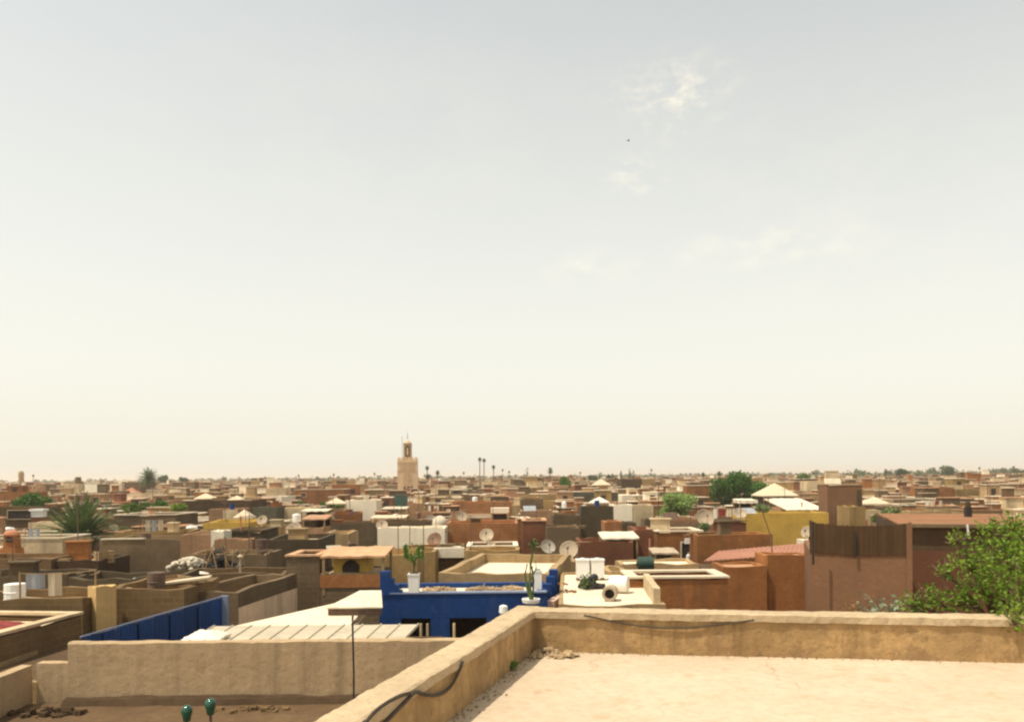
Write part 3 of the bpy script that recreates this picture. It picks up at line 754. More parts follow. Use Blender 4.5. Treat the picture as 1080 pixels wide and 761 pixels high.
# tank house: pale pinkish roof with water tanks
th = HW(3.05, 25.2, 3.3, 8.6, -4, 8.5, 'tan', 'pale roof cluttered with water tanks right of the blue house', ph=.07, t=.12, roof='roofwhite')
th.zr = 8.43
q = MB(); q.sweep(V((4.62, 25.6, 0)), V((4.95, 29.6, 0)), V((-1, 0, 0)), [(0, 8.3), (0, 8.95), (.22, 8.95), (.22, 8.3)], 10, .02, 4); q.build('side_parapet', 'cream', th.o, world=True)
for px, lab in ((614.5, 'left of two white water tanks side by side on pale roof'), (630, 'right of two white water tanks side by side on pale roof')):
    P = at(px, 600, 32.0)
    o = thing('water_tank', (P.x, 32.0, 8.43), 0, lab, 'water tank', 'white roof water tanks')
    q = MB()
    for sx in (-1, 1): q.box(sx * .2 - .05, sx * .2 + .05, -.25, .25, 0, .1)
    q.build('stand', 'rustmetal', o)
    q = MB(); q.box(-.25, .25, -.22, .22, .1, .78); q.box(-.27, .27, -.24, .24, .78, .82); q.build('tank_body', 'plastic', o)
    q = MB(); q.lathe([(.02, .82), (.1, .822), (.1, .86), (.02, .87)], 10); q.build('lid', 'plastic', o)
P = at(653, 624, 28.4)
o = make_tank((P.x, 28.4, 8.43), .3, .62, 'white drum lying on its side near the tan parapet', rz=RAD(70), lying=True, name='drum', cat='drum', group='drums on the tank roof')
P = at(643.5, 638, 26.6)
o = thing('drum', (P.x, 26.6, 8.43), RAD(-12), 'cream drum on its side with dark open mouth facing the camera', 'drum', 'drums on the tank roof')
M = Matrix.Translation((0, 0, .25)) @ Matrix.Rotation(RAD(90), 4, 'X')
q = MB(); q.lathe([(.16, .22), (.24, .22), (.25, .18), (.25, -.3), (.02, -.3)], 20, M, close=False); q.lathe([(.16, .22), (.16, -.22), (.01, -.22)], 20, M, close=False); q.build('shell', 'dishgrey', o)
q = MB(); q.lathe([(.01, .04), (.155, .04), (.155, -.02), (.01, -.02)], 16, M); q.build('inside', 'dark', o)
heap('scrap_heap', V((at(622, 618, 29.6).x, 29.6, 8.44)), .42, .3, .55, 40, .28, 'black', 'heap of dark scrap piled below the white water tanks', 'scrap', 9)
weed(V((at(617, 618, 29.3).x, 29.2, 8.44)), .6, 22, .1, 'leaf_palm', 'dry greyish plant among the scrap below the tanks', name='potted_shrub', seed=7)
for i, (px, Y, lab) in enumerate(((600, 28.6, 'few reddish rubble lumps on the pale tank roof'), (590, 30.6, 'scattered dark rubble left of the water tanks'))):
    heap('rubble_pile', V((at(px, 618, Y).x, Y, 8.44)), .3, .2, .08, 14, .12, 'terracotta', lab, 'rubble', 20 + i)

# ================================================================== MIDDLE GROUND, LEFT
HW(-14.35, 18.4, 3.9, 4.3, -7, 8.78, 'clayblock', 'rough block house with red cloth on roof at far left edge', ph=.12, cap='cream')
HW(-11.05, 17.5, 2.5, 5.0, 0, 8.2, 'tan', 'small low tan roof tucked behind the left end of grey wall', ph=.1, roof='earth')
cloth_mound('cloth', (-13.4, 20.9, 8.67), .9, .6, .22, 'redcloth', 'dark red cloth spread on the rough block roof', 'cloth', 5)
b1 = H(-40, 87, 632, 23.6, 2.6, 'clayblock', 'brown block house with white board on its roof at left', ph=.4, full=True)
q = MB(); q.box(-.5, .5, -.18, .18, 0, .05, Matrix.Rotation(.12, 4, 'Y'))
P = at(41, 626, 25.2); solo('board', q, 'whitemetal', 'long white board lying across the brown block roof', 'board', (P.x, 25.2, 8.84), rz=.5)
pier = H(87.5, 106, 619, 24.1, .6, 'ochrelight', 'short sunlit tan pier at the corner of the brown brick house', ph=.05, rot=-38, roof='ochrelight', name='masonry_pier', cat='pier', group=None)
LC = H(107, 194, 622, 24.9, 3.0, 'clayblock', 'brown brick house right of the short tan pier', ph=.35, seg=5, jit=.05)
heap('rubble_pile', on(LC, -.6, -.75, .1), .7, .2, .35, 26, .3, 'rubble', 'broken pale masonry along front of the brown brick roof', 'rubble', 14)
q = MB(); q.box(-.9, .9, -.3, .3, 0, .06, Matrix.Rotation(-.1, 4, 'Y')); P = on(LC, .55, -.2, .45); solo('board', q, 'canvas', 'pale tilted panel on the brown brick house roof', 'board', P, rz=.2)
LB = HW(-9.6, 26.0, 1.75, 4.7, -7.8, 8.93, 'greybrick', 'hollow grey brick house with pink plaster on its right side', ph=.95, seg=4)
q = MB(); q.box(LB.w / 2 + .002, LB.w / 2 + .03, -LB.d / 2 + .02, LB.d / 2 - .05, 6, 8.42); q.build('painted_side', 'palepink', LB.o)
H(-60, 71, 607, 30.2, 4.4, 'darkgrey', 'dark olive wall house cut by the left frame edge', ph=.55, roof='darkgrey', seg=7, jit=.08)
H(71.5, 186, 609, 29.8, 4.4, 'darkgrey', 'long dark olive wall house behind the short tan pier', ph=.55, roof='darkgrey', seg=7, jit=.08)
H(186, 300, 605, 32, 4, 'brown', 'low brown wall house behind the hollow grey brick one', ph=.5, roof='brown')
TW = H(302, 337, 588, 31.5, 4.2, 'greybrick', 'narrow grey brick tower house with pinkish cap', cap='roofclay', ph=.3)
YH = H(337.6, 402, 604, 31, 4.6, 'greybrick', 'grey brick house with orange band and yellow shed on roof', ph=.04)
q = MB(); q.box(-YH.w / 2, YH.w / 2, -YH.d / 2 - .03, -YH.d / 2 - .002, 8.35, 8.84); q.build('painted_band', 'terracotta', YH.o)
o = thing('shed', on(YH, -.1, -.2), 0, 'little yellow shed with round dark opening under pinkish awning', 'shed')
q = MB(); q.box(-.65, .7, -.4, .8, 0, .62); q.build('wall', 'yellow', o)
q = MB(); q.prism([(-.3, .02), (.35, .02), (.35, .3), (.2, .45), (.02, .5), (-.18, .42), (-.3, .25)], -.43, -.38); q.build('opening', 'dark', o)
P = on(YH, .0, -.1); leanto((P.x + .1, P.y, P.z), 2.5, 2.2, .68, .86, 'pinkish awning sheet on posts over the yellow shed', 'roofclay')
OC = H(341, 440, 585, 37.5, 6, 'ochre', 'ochre house with dark dish right behind the yellow shed', ph=.3)
P = on(OC, -.75, -.7); o = thing('solar_panel', P, .5, 'tilted white panel leaning on a frame beside the dark dish', 'solar panel')
q = MB(); M = Matrix.Rotation(RAD(48), 4, 'X'); q.box(-.35, .35, 0, .9, -.03, .03, M); q.build('panel', 'whitemetal', o)
q = MB(); q.tube([(-.3, .6, 0), (-.3, .58, .62)], .02, 5); q.tube([(.3, .6, 0), (.3, .58, .62)], .02, 5); q.build('frame', 'rustmetal', o)
make_dish(on(OC, -.42, -.5), .32, .6, 30, 'dishdark', 'dark satellite dish above the ochre roof, near the tilted panel', mast=.2)
# row behind
H(-40, 54, 589, 36.5, 6, 'brown', 'brown patched wall house below the cream parapet at left', ph=.3, roof='roof')
H(54.5, 104, 591, 36.8, 6, 'darkbrown', 'dark brown house under the bluish tarpaulin mound', ph=.2)
cloth_mound('tarpaulin', at(80, 589, 40) + V((0, 0, -.1)), 1.0, .6, .55, 'bluetarp', 'blue grey tarpaulin mound left of the dark grey wall', 'tarpaulin', 8)
CR_ = H(-40, 66, 569, 49, 6.5, 'cream', 'cream parapet house with orange chimney at far left', ph=.5, roof='roofwhite', cap='roofwhite')
o = thing('chimney', at(13, 592, 42.4) * 1, 0, 'orange clay chimney with domed cap and dark hole', 'chimney')
o.location.z = 8.55
k = at(13, 559, 42.4).z - 8.55
q = MB(); q.box(-.42, .42, -.42, .42, 0, k * .35, taper=.05); q.box(-.3, .3, -.3, .3, k * .35, k * .8, taper=.03); q.build('stack', 'terracotta', o)
q = MB(); q.lathe([(.36, k * .8), (.4, k * .86), (.33, k * .95), (.15, k), (.02, k * 1.01)], 14); q.build('cap', 'terracottapot', o)
q = MB(); q.box(-.14, .14, -.34, -.28, k * .58, k * .76); q.build('opening', 'dark', o)
g1 = H(104.5, 190, 569, 45, 8, 'greyclay', 'broad grey brown wall house with white edged top', ph=.4, roof='roofwhite')
q = MB(); q.box(-g1.w / 2 + .1, g1.w * .05, -g1.d / 2 - .06, -g1.d / 2 + .3, g1.zt + .03, g1.zt + .09); q.build('coping', 'whitemetal', g1.o)
H(120, 194, 561, 56, 6, 'ochre', 'ochre mossy roof behind the broad grey brown wall', ph=.3, roof='ochre')
b2 = H(120, 186, 543.5, 73, 10, 'greyclay', 'flat house with thin dark edged roof below the bushes', ph=.2, roof='roof', cap='roofwhite')
b3 = H(-40, 42, 535, 88, 10, 'brown', 'tall brown house with dark recess at the far left', ph=.4, rot=8)
win(b3, .45, 8.9, 2.4, .9, kind='window'); 
H(190, 223, 564, 43.5, 5.5, 'pinktan', 'small orange pink house left of the white chimney box', ph=.3, roof='roofwhite')
H(194, 234, 585, 36.5, 3, 'brown', 'low brown roof under the pile of white sacks', ph=.15)
o_ = at(200, 603, 35.6); q = MB(); rr = random.Random(6)
for k in range(34):
    tx = rr.uniform(-.7, .7); M = Matrix.Translation((tx, rr.uniform(-.3, .3), .1 + .6 * (1 - abs(tx) * .9) * rr.random())) @ Matrix.Rotation(rr.uniform(0, 3), 4, 'Z') @ Matrix.Rotation(rr.uniform(-.5, .5), 4, 'X')
    q.lathe([(.02, -.3), (.09, -.26), (.12, -.1), (.14, .08), (.1, .2), (.03, .25)], 8, M @ Matrix.Rotation(1.57, 4, 'Y'))
solo('sack_pile', q, 'sacking', 'heap of dirty white sacks on a low brown roof', 'sacks', o_, smooth=True)
cloth_mound('cloth', at(206, 607, 33.6), .5, .35, .16, 'whitecloth', 'flat white sheet in front of the sack heap', 'cloth', 17)
heap('scrap_heap', at(232, 600, 35.2), .9, .5, 1.1, 46, .34, 'black', 'dark tangle of scrap right of the white sacks', 'scrap', 33)
q = MB()
for k in range(9):
    x = rnd.uniform(-1, 1); q.tube([(x, rnd.uniform(-.2, .2), 0), (x + rnd.uniform(-.5, .5), 0, rnd.uniform(.8, 1.5))], .025, 5)
solo('pole_bundle', q, 'wood', 'thin poles sticking up out of the dark scrap tangle', 'poles', at(236, 603, 34.6))
H(236, 281, 584.5, 36.5, 5, 'greyclay', 'low plain grey house right of the scrap tangle', ph=.2)
H(281.5, 337, 568, 42, 7.5, 'darkgrey', 'big plain dark grey block below the pair of dishes', ph=.25, seg=2)
H(226, 266, 568.5, 42, .6, 'pinktan', 'freestanding orange pink wall panels before a dark grey block', ph=.05, name='boundary_wall', cat='wall', group=None)
H(237, 277, 561, 44.5, 6, 'darkgrey', 'dark grey block behind the orange pink wall panels', ph=.2, cap='darkgrey')
pw = H(222.5, 236, 560, 43.0, 1.2, 'white', 'narrow whitish chimney box between orange walls', ph=.1, name='chimney_box', cat='chimney', group=None)
H(341, 368, 562, 48, 6, 'tan', 'beige house tucked under the long grey parapet', ph=.3)
LG = H(334, 470, 551, 68, 8, 'greyclay', 'very long brown grey parapet house left of centre', ph=.35, seg=8, roof='roofclay')
sh = H(300, 341, 556, 56, 6, 'pinktan', 'pinkish house carrying an open shed near the dishes', ph=.3, roof='roofclay')
P = on(sh, .45, -.1); leanto(P, 1.7, 2.2, .85, 1.05, 'flat pale awning over a dark open roof shed', 'roofclay', back='dark')
make_dish(at(311, 570, 50), .5, -.15, 32, 'dishgrey', 'larger pale dish in front of the open roof shed', mast=.25)
make_dish(at(277, 557, 55), .36, -.1, 32, 'dishgrey', 'smaller pale dish above the dark grey block', mast=.25)
H(214, 262, 550.5, 59, 9, 'yellow', 'low mustard yellow wall house below the cream awnings', ph=.35, roof='roofwhite')
H(262, 300, 556, 58, 7, 'ochre', 'mustard roofed house between the two pale dishes', ph=.3, roof='roofwhite')
cr2 = H(220, 251, 537, 82, 8, 'pinktan', 'small half orange half cream house left of a white tent', ph=.3, roof='roofwhite')
q = MB(); q.box(0, cr2.w / 2 - .01, -cr2.d / 2 - .04, -cr2.d / 2 - .002, 5, cr2.zt - .05); q.build('painted_front', 'cream', cr2.o)
tent(at(258, 551, 78), 1.7, 1.7, .55, 1.3, 'small white pointed tent left of the olive grey block')
H(266, 291, 535, 85, 7, 'greengrey', 'square olive grey block house standing above a dish', ph=.2)
H(291.5, 330, 535.5, 88, 8, 'cream', 'cream wall house right of the olive grey block', ph=.3)
P = at(334, 549, 79); P.z = 8.2; H(318, 352, 547, 78, 6, 'greyclay', 'grey house under a wide pale canopy', ph=.2)
leanto(at(334, 549, 80), 2.7, 2.2, 1.0, 1.15, 'wide pale canopy with dark space beneath it', 'roofwhite', back='dark')
H(196, 267, 528, 108, 12, 'darkbrown', 'wide dark brown house behind the green bushes', ph=.4, yb=541)
H(276, 297, 523.5, 140, 9, 'white', 'small whitish house left of the long red building', ph=.3, yb=533)
RL = H(310, 362, 516.5, 175, 12, 'terracotta', 'long red building with one window and pale roof edge', ph=.4, rot=4, yb=532, cap='roofwhite')
win(RL, -.62, 9.0, 1.1, .8)
tent(at(217, 527, 158), 4.2, 4.2, .35, 1.35, 'cream low tent roof left of a second one', rz=.3)
tent(at(250, 530, 132), 3.3, 3.3, .35, 1.2, 'cream low tent roof in front of the red house row', rz=.1)
rh = H(131, 167, 517.5, 235, 12, 'redbrown', 'deep red house at the foot of the fan palm', ph=.5, yb=527)
H(131, 149, 508.5, 250, 10, 'brown', 'tall brown house left of the fan palm', ph=.4, yb=517)
tent(at(139, 520, 228), 3.4, 3.4, .3, 1.7, 'small orange pink tent roof before the deep red house', 'terracottapot')
tent(at(58, 524, 200), 5.2, 5, .3, 1.5, 'wide cream tent roof right of the slim far tower', rz=.15)
tent(at(36, 520, 240), 4.4, 4, .3, 1.2, 'smaller cream tent roof beside the slim far tower', rz=.4)
q = MB(); q.box(-.75, .75, -.5, .5, 0, .22); q.box(-.6, .6, -.4, .4, -.6, 0)
solo('water_cistern', q, 'plastic', 'white topped cistern left of the big bushy palm', 'cistern', at(41, 538.5, 84))

# ================================================================== MIDDLE GROUND, CENTRE
WW = H(398, 469, 556.5, 57, 5, 'white', 'long whitewashed wall house left of the orange brick one', ph=.35, seg=6, yb=576)
OB = H(469.5, 546, 551.5, 59.5, 7.5, 'orangebrick', 'orange brick house right of the long white wall', ph=.35, roof='roofclay', yb=571)
make_dish(on(WW, -.92, -.3), .42, .1, 34, 'dishgrey', 'cream dish at the left end of the white wall', mast=.15)
make_dish(at(513.5, 574, 50), .44, -.1, 34, 'dishgrey', 'round beige dish in front of the orange brick wall', mast=.2)
make_dish(at(487, 552, 66), .45, .3, 30, 'dishgrey', 'beige dish on the roof above the orange brick house', mast=.2)
P = at(464, 552.5, 66)
q = MB(); q.lathe([(.62, -.9), (.62, .16), (.54, .4), (.36, .58), (.15, .68), (.02, .7)], 20); solo('dome', q, 'roofwhite', 'small white dome left of the beige roof dish', 'dome', P, smooth=True)
bx = thing('roof_cabin', at(527.5, 552, 72), 0, 'white topped box on open frame above the orange brick house', 'cabin')
q = MB(); q.box(-.8, .8, -.7, .7, .98, 1.42); q.build('box', 'white', bx)
for sx in (-1, 1):
    for sy in (-1, 1): q = MB(); q.box(sx * .7 - .07, sx * .7 + .07, sy * .6 - .07, sy * .6 + .07, 0, .98); q.build('leg', 'ochre', bx)
q = MB(); q.box(-.6, .6, -.2, .5, .02, .85); q.build('interior', 'dark', bx)
H(470, 546, 548, 68.5, 8, 'pinktan', 'pink tan house behind the orange brick wall, under the cabin', ph=.25, roof='roofclay')
leanto(at(411, 549, 78), 3.4, 2.6, .35, .5, 'long tan awning above the white wall', 'canvas')
H(388, 436, 549, 77, 7, 'brown', 'brown house carrying the long tan awning', ph=.2)
leanto(at(417, 541, 98), 3.0, 3, .6, .75, 'bright white flat awning before the green panel', 'whitemetal')
H(398, 440, 541, 96, 8, 'pinktan', 'pink tan house carrying the bright white awning', ph=.2)
H(364, 397, 527.5, 110, 9, 'white', 'pale whitewashed block left of the green panel', ph=.3, yb=537)
o = H(416, 427.5, 521.5, 120, 1.5, 'greenpaint', 'dark green painted box house below the minaret', ph=.1, yb=531, name='green_cabin', cat='cabin', group=None)
H(478, 540, 529.5, 104, 11, 'orangebrick', 'wide orange house behind the white cabin box', ph=.35, roof='roofclay', yb=538)
q = MB(); q.box(-.45, .45, -.3, .3, -1.5, 1.0)
solo('cloth_screen', q, 'orangecloth', 'bright orange yellow screen left of the wide orange house', 'screen', at(473.5, 537, 103))
make_dish(at(482, 531.5, 118), .85, .2, 78, 'dishgrey', 'upturned white dish above the wide orange house', mast=.2)
H(508, 525, 508, 290, 10, 'cream', 'pale cream house below the pair of tall palms', ph=.4, yb=517)
tent(at(514, 524, 200), 3, 3, .5, 1.5, 'white umbrella shaped tent below the pale cream house', 'whitecloth')
ov = H(459, 489, 576.5, 44.5, 3.5, 'brown', 'brown house with thick white slab front', ph=.12, roof='roofwhite')
q = MB(); q.box(-ov.w / 2 - .05, ov.w / 2 + .05, -ov.d / 2 - .35, -ov.d / 2 - .003, ov.zt - .55, ov.zt - .02); q.build('white_slab', 'white', ov.o)
H(489.5, 548, 580, 43.5, 4.5, 'ochre', 'low ochre parapet house behind the white terrace', ph=.25, roof='roofclay', seg=5)
H(398, 459, 582, 42.5, 5.5, 'ochre', 'ochre roof with weeds behind the blue house cactus', ph=.3, roof='ochre')
weed(at(392, 590, 41.5), .7, 40, .14, 'leaf_pale', 'yellow green dry weeds on the ochre roof', seed=11)
DH = H(549, 608, 592, 40.5, 5, 'tan', 'low tan house carrying two big beige dishes', ph=.2, roof='roofclay')
make_dish(at(577.5, 586, 40), .38, .35, 34, 'dishdull', 'left of two big beige dishes behind the water tanks', mast=.12)
make_dish(at(600.5, 590, 39.6), .46, -.3, 26, 'dishgrey', 'right and bigger of two beige dishes by the tanks', mast=.1)
H(549, 573, 526, 113, 9, 'greyclay', 'grey block house left of a tan sliver, centre', ph=.25, yb=543)
H(573.5, 584, 528, 111, 7, 'ochre', 'narrow ochre house right of the grey centre block', ph=.2, yb=543)
H(549, 583, 538.5, 88, 9, 'pinktan', 'pink tan house in front of the grey centre block', ph=.3)
H(583.5, 612, 543, 76, 8, 'greyclay', 'grey house left of the taller grey block', ph=.25)
H(612.5, 647, 534, 80, 8, 'darkgrey', 'tall dark grey block house right of centre', ph=.2, yb=560, seg=2)
H(551, 576, 550, 56, 6, 'redbrown', 'dark red brown house below the grey centre block', ph=.25, roof='roofwhite', cap='roofclay')
H(576.5, 611, 556, 54, 6, 'greyclay', 'low grey brown house left of the orange cube', ph=.25, roof='roofclay')
cb = H(638, 656, 550, 59, 5, 'orangebrick', 'small bright orange brick cube below the grey block', ph=.2)
H(656.5, 671, 551, 58.5, 5, 'darkgrey', 'narrow dark house between orange cube and red block', ph=.2)
H(611.5, 668, 571, 44, 6, 'redbrown', 'low red brown house under a sagging white sheet', ph=.3, roof='roof', seg=6)
leanto(at(652, 576, 45.5), 2.0, 2.4, .55, .75, 'sagging white sheet roof over dark clutter', 'roofwhite', back='dark')
wc = H(646, 667, 532, 92, 7, 'white', 'white wall house left of a cream one', ph=.3, yb=543)
H(667.5, 689, 532.5, 92, 7, 'cream', 'cream panelled house right of the white wall', ph=.3, yb=543)
H(605, 652, 519.5, 148, 10, 'greengrey', 'wide dark greenish grey house right of centre', ph=.25, yb=531)
H(655, 677, 505, 215, 9, 'darkbrown', 'dark tall block left of the mustard tower', ph=.4, yb=520)
H(678.5, 691, 505, 218, 6, 'ochre', 'narrow mustard tower beside the dark tall block', ph=.4, yb=521)
hh_ = H(597, 621, 506.5, 220, 9, 'cream', 'cream house with one square dark window near horizon', ph=.4, yb=516)
win(hh_, -.05, 10.3, 1.3, 1.2)
tent(at(634, 513, 232), 5.2, 5, .5, 2.3, 'cream pyramid roof right of the dark window house')
RB = H(669.5, 692, 558, 46, 6, 'redbrown', 'dark red block left of the doorway house', ph=.2, seg=2, yb=588)
DO = H(692.5, 741, 561.5, 45, 6, 'terracotta', 'sunlit orange house with dark doorway right of centre', ph=.2, roof='roofwhite', yb=590, cap='roofwhite')
win(DO, .38, 8.0, .75, 1.55, kind='door')
q = MB(); q.box(-.17, .17, -.1, .05, 0, .3); solo('sign_board', q, 'plastic', 'small white square panel in the dark doorway', 'panel', at(725.5, 573, 44.8))
q = MB(); q.tube([(0, 0, 0), (0, 0, .35), (.02, 0, .5)], [.1, .12, .07], 8); solo('water_jug', q, 'plastic', 'white jug standing in the dark doorway', 'jug', at(726, 592, 44.6))
leanto(at(700, 593, 41.2), 1.3, 1.4, .55, .7, 'grey slatted lean-to beside the doorway', 'dishgrey', back='greyclay')
q = MB(); q.tube([(0, 0, 0), (0, 0, 1.2)], .05, 6); solo('stovepipe', q, 'terracottapot', 'thin pale pipe between red block and doorway house', 'pipe', at(685.5, 592, 42))

# ================================================================== MIDDLE GROUND, RIGHT
TH = H(664, 768, 611, 29.6, 4.2, 'terracotta', 'terracotta house with white rimmed roof right of the tanks', ph=.3, t=.3, roof='ochre', seg=6, cap='roofwhite')
H(641, 664, 603, 33.5, 4, 'tan', 'small tan house left of the white rimmed roof', ph=.2, roof='roofwhite')
H(655, 737, 594.5, 36.5, 3.5, 'tan', 'flat pale roof carrying the dark green drum', ph=.1, roof='roofwhite')
make_tank(at(681, 601, 36.0), .3, .68, 'dark green drum lying on the pale flat roof', 'greenplastic', rz=RAD(88), lying=True, name='drum', cat='drum', group='drums on the roofs')
tc_ = H(735, 815, 564, 43, 5, 'terracotta', 'broad terracotta wall behind the red corrugated sheet', ph=.2, yb=590, seg=2)
H(752, 787, 550.5, 55, 6, 'redbrown', 'dark rimmed brown house left of the yellow wall', ph=.25, cap='greyclay')
YW = H(786, 874, 540.5, 61, 7, 'yellow', 'long mustard yellow wall house', ph=.3, seg=2, yb=571)
make_dish(at(743, 559, 54), .62, .2, 28, 'dishgrey', 'big beige dish left of the mustard yellow house', mast=.3)
make_dish(at(781, 549, 60), .45, -.2, 40, 'dishgrey', 'greyish dish at the top left of the yellow wall', mast=.15)
make_dish(at(852, 570, 46), .36, -.9, 25, 'dishgrey', 'small pale dish low on the right of the yellow wall', mast=.2)
o = thing('sheet_roof', (0, 0, 0), 0, 'sloping red corrugated sheet roof below the yellow wall', 'sheet roof')
fl = at(742, 591.5, 38.2); fr_ = at(856, 583, 38.2); bl = at(757, 581, 41.5); br = at(857, 572, 41.5)
o.location = (fl + fr_) / 2; q = MB(); n = 44; vs = []
for i in range(n + 1):
    a = fl.lerp(fr_, i / n); c = bl.lerp(br, i / n); k = .035 * (i % 2)
    vs += [a + V((0, 0, k)), c + V((0, 0, k)), a + V((0, 0, k - .05)), c + V((0, 0, k - .05))]
fs = []
for i in range(n):
    s0 = 4 * i; fs += [(s0, s0 + 4, s0 + 5, s0 + 1), (s0 + 3, s0 + 7, s0 + 6, s0 + 2), (s0, s0 + 2, s0 + 6, s0 + 4), (s0 + 1, s0 + 5, s0 + 7, s0 + 3)]
fs += [(0, 1, 3, 2), (4 * n, 4 * n + 2, 4 * n + 3, 4 * n + 1)]
q.add(vs, fs); q.build('sheet', 'redsheet', o, world=True)
q = MB(); q.box(fl.x + .15, fr_.x - .1, 38.5, 41.3, 0, fl.z - .45); q.build('wall', 'darkbrown', o, world=True)
H(762, 809, 597, 36, 2, 'terracotta', 'low terracotta wall under the left of the red sheet', ph=.1, roof='roofclay')
H(809.5, 859, 585.5, 36.2, 1.9, 'terracotta', 'taller terracotta wall left of the reed fence', ph=.1, roof='roofclay')
RBk = H(857, 957, 580, 31.5, 4.5, 'pinkclay', full=True, rot=-17, label= 'plain pink brown house topped with a sagging reed screen', ph=.3, seg=2)
q = MB(); n = 130; w = RBk.w
for i in range(n):
    x = -w / 2 + w * (i + .5) / n; t = (x / w) * 2
    top = 10.62 - .14 * (1 - t * t) + rnd.uniform(-.03, .03) + (.05 if t < -.9 else 0); bot = 9.44 - .09 * (1 - t * t) + rnd.uniform(-.01, .01)
    y = -RBk.d / 2 - .03 + rnd.uniform(-.012, .012)
    q.box(x - w / n * .55, x + w / n * .55, y - .012, y + .012, bot, top)
q.build('reed_screen', 'reed', RBk.o)
for px, a, c in ((901.5, 560, 588), (947, 558, 584), (857.5, 550, 595)):
    p = at(px, a, 31.4); p2 = at(px, c, 31.4); q = MB(); q.box(p.x - .035, p.x + .035, 31.39, 31.45, p2.z, p.z); q.build('post', 'dark', RBk.o, world=True)
q = MB(); q.box(RBk.w / 2 - .2, RBk.w / 2 - .003, -RBk.d / 2 - .06, -RBk.d / 2 - .002, 0, 10.6); q.build('corner_pier', 'pinkclay', RBk.o)
RH = H(958, 1110, 557, 33, 11, 'darkbrown', full=True, rot=-19, label= 'dark brown house with orange flat roof at the right', ph=.01, roof='roofclay', t=.1)
q = MB(); q.box(-RH.w / 2 - .1, RH.w / 2, -RH.d / 2 - .25, -RH.d / 2 + .1, RH.zt + .035, RH.zt + .17); q.build('cornice', 'greyclay', RH.o)
q = MB(); q.box(-RH.w / 2 + .05, RH.w / 2, -RH.d / 2 + .12, RH.d / 2, RH.zt + .035, RH.zt + .1); q.build('roof_tiles', 'rooforange', RH.o)
q = MB(); q.box(-RH.w / 2 + .4, RH.w / 2, -RH.d / 2 - .03, -RH.d / 2 - .003, RH.zt - 3.6, RH.zt - .95); q.build('painted_panel', 'maroon', RH.o)
ch = thing('chimney', at(1021, 546, 40), 0, 'dark square chimney on the orange flat roof', 'chimney')
q = MB(); q.box(-.13, .13, -.13, .13, -.1, .55); q.build('stack', 'black', ch)
q = MB(); q.box(-.1, .1, -.1, .1, .55, .8, taper=.02); q.build('cap', 'darkbrown', ch)
q = MB(); q.tube([(0, 0, 0), (-.06, -.03, .42)], .04, 7); solo('drain_spout', q, 'plastic', 'short white pipe on the dark brown wall', 'pipe', at(1021.5, 564, 32.6))
RT = H(873, 909, 511.5, 68, 5, 'pinkclay', 'tall pink tower block behind the reed screen', ph=.3, rot=-4, seg=2, yb=551, cap='pinktan')
q = MB(); q.box(RT.w / 2 - .45, RT.w / 2 - .1, -RT.d / 2 - .02, -RT.d / 2 - .003, 9.0, RT.zt - .4); q.build('shaded_side_strip', 'darkgrey', RT.o)  # tower's shaded right side, put into colour as a strip on the front
H(896, 913, 534, 64.5, 2.5, 'ochre', 'low sunlit ochre annex at the foot of pink tower', ph=.15, yb=551, roof='pinktan')
TT = H(812, 838, 524, 128, 7, 'greyclay', 'grey house beneath the large cream pyramid roof', ph=.1, yb=537)
win(TT, -.1, TT.zt - 1.1, 1.1, 1.1)
P = on(TT, -.05, 0); tent((P.x, P.y, P.z), 5.6, 6.6, .35, 2.3, 'large cream pyramid roof right of the dark trees')
rw = H(832, 873, 538, 74, 4, 'greyclay', 'grey house under the wide sloping cream roof', ph=.1)
leanto((rw.ctr.x - .1, 77.5, rw.zt - .05), 3.6, 7, .12, .95, 'wide sloping cream roof left of the pink tower', 'roofwhite', posts=False, name='sheet_roof', cat='sheet roof')
H(774, 798, 537, 88, 6, 'brown', 'brown house under a white flat canopy by dark trees', ph=.2)
leanto(at(786, 536, 90.5), 2.1, 2.4, .95, 1.05, 'white flat canopy before the dark green trees', 'white', back='dark', thick=.35)
H(700, 741, 547, 70, 8, 'pinktan', 'pink house under the bright green tree', ph=.3, roof='roofclay')

# ================================================================== MINARET
YM = 245
mb_ = at(429, 520, YM); zt_ = at(429, 484.5, YM).z; w = 21.5 * YM / F
mi = thing('minaret', (mb_.x, YM + w / 2, 0), RAD(5), 'square peach stone minaret with small lantern turret above the rooftops', 'minaret')
q = MB(); q.box(-w / 2, w / 2, -w / 2, w / 2, 0, zt_, taper=.08); q.build('shaft', 'minaret_wall', mi)
def arch(wd, ht, k=8):
    pts = [(-wd / 2, 0), (wd / 2, 0)]
    for i in range(k + 1):
        a = math.pi * i / k; pts.append((wd / 2 * math.cos(a), ht - wd / 2 + wd / 2 * math.sin(a)))
    return pts
q = MB(); a = w / 2 - .08
for k in range(6):
    c = -a + (k + .5) * 2 * a / 6; s_ = a / 6 * .62
    for sgn in (-1, 1):
        q.box(c - s_, c + s_, sgn * a - .22 * (sgn > 0) * 2, sgn * a + .44 * (sgn < 0), zt_, zt_ + .75, taper=.08)
        if 0 < k < 5: q.box(sgn * a - .44 * (sgn > 0), sgn * a + .44 * (sgn < 0), c - s_, c + s_, zt_, zt_ + .75, taper=.08)
q.build('battlement', 'minaret_wall', mi)
q = MB(); q.box(-w / 2 + .02, w / 2 - .02, -w / 2 - .06, -w / 2 + .12, zt_ - .9, zt_ - .55); q.box(-w / 2 + .02, w / 2 - .02, -w / 2 - .06, -w / 2 + .14, zt_ - 3.4, zt_ - 3.2); q.build('string_course', 'minaret_wall', mi)
q = MB()
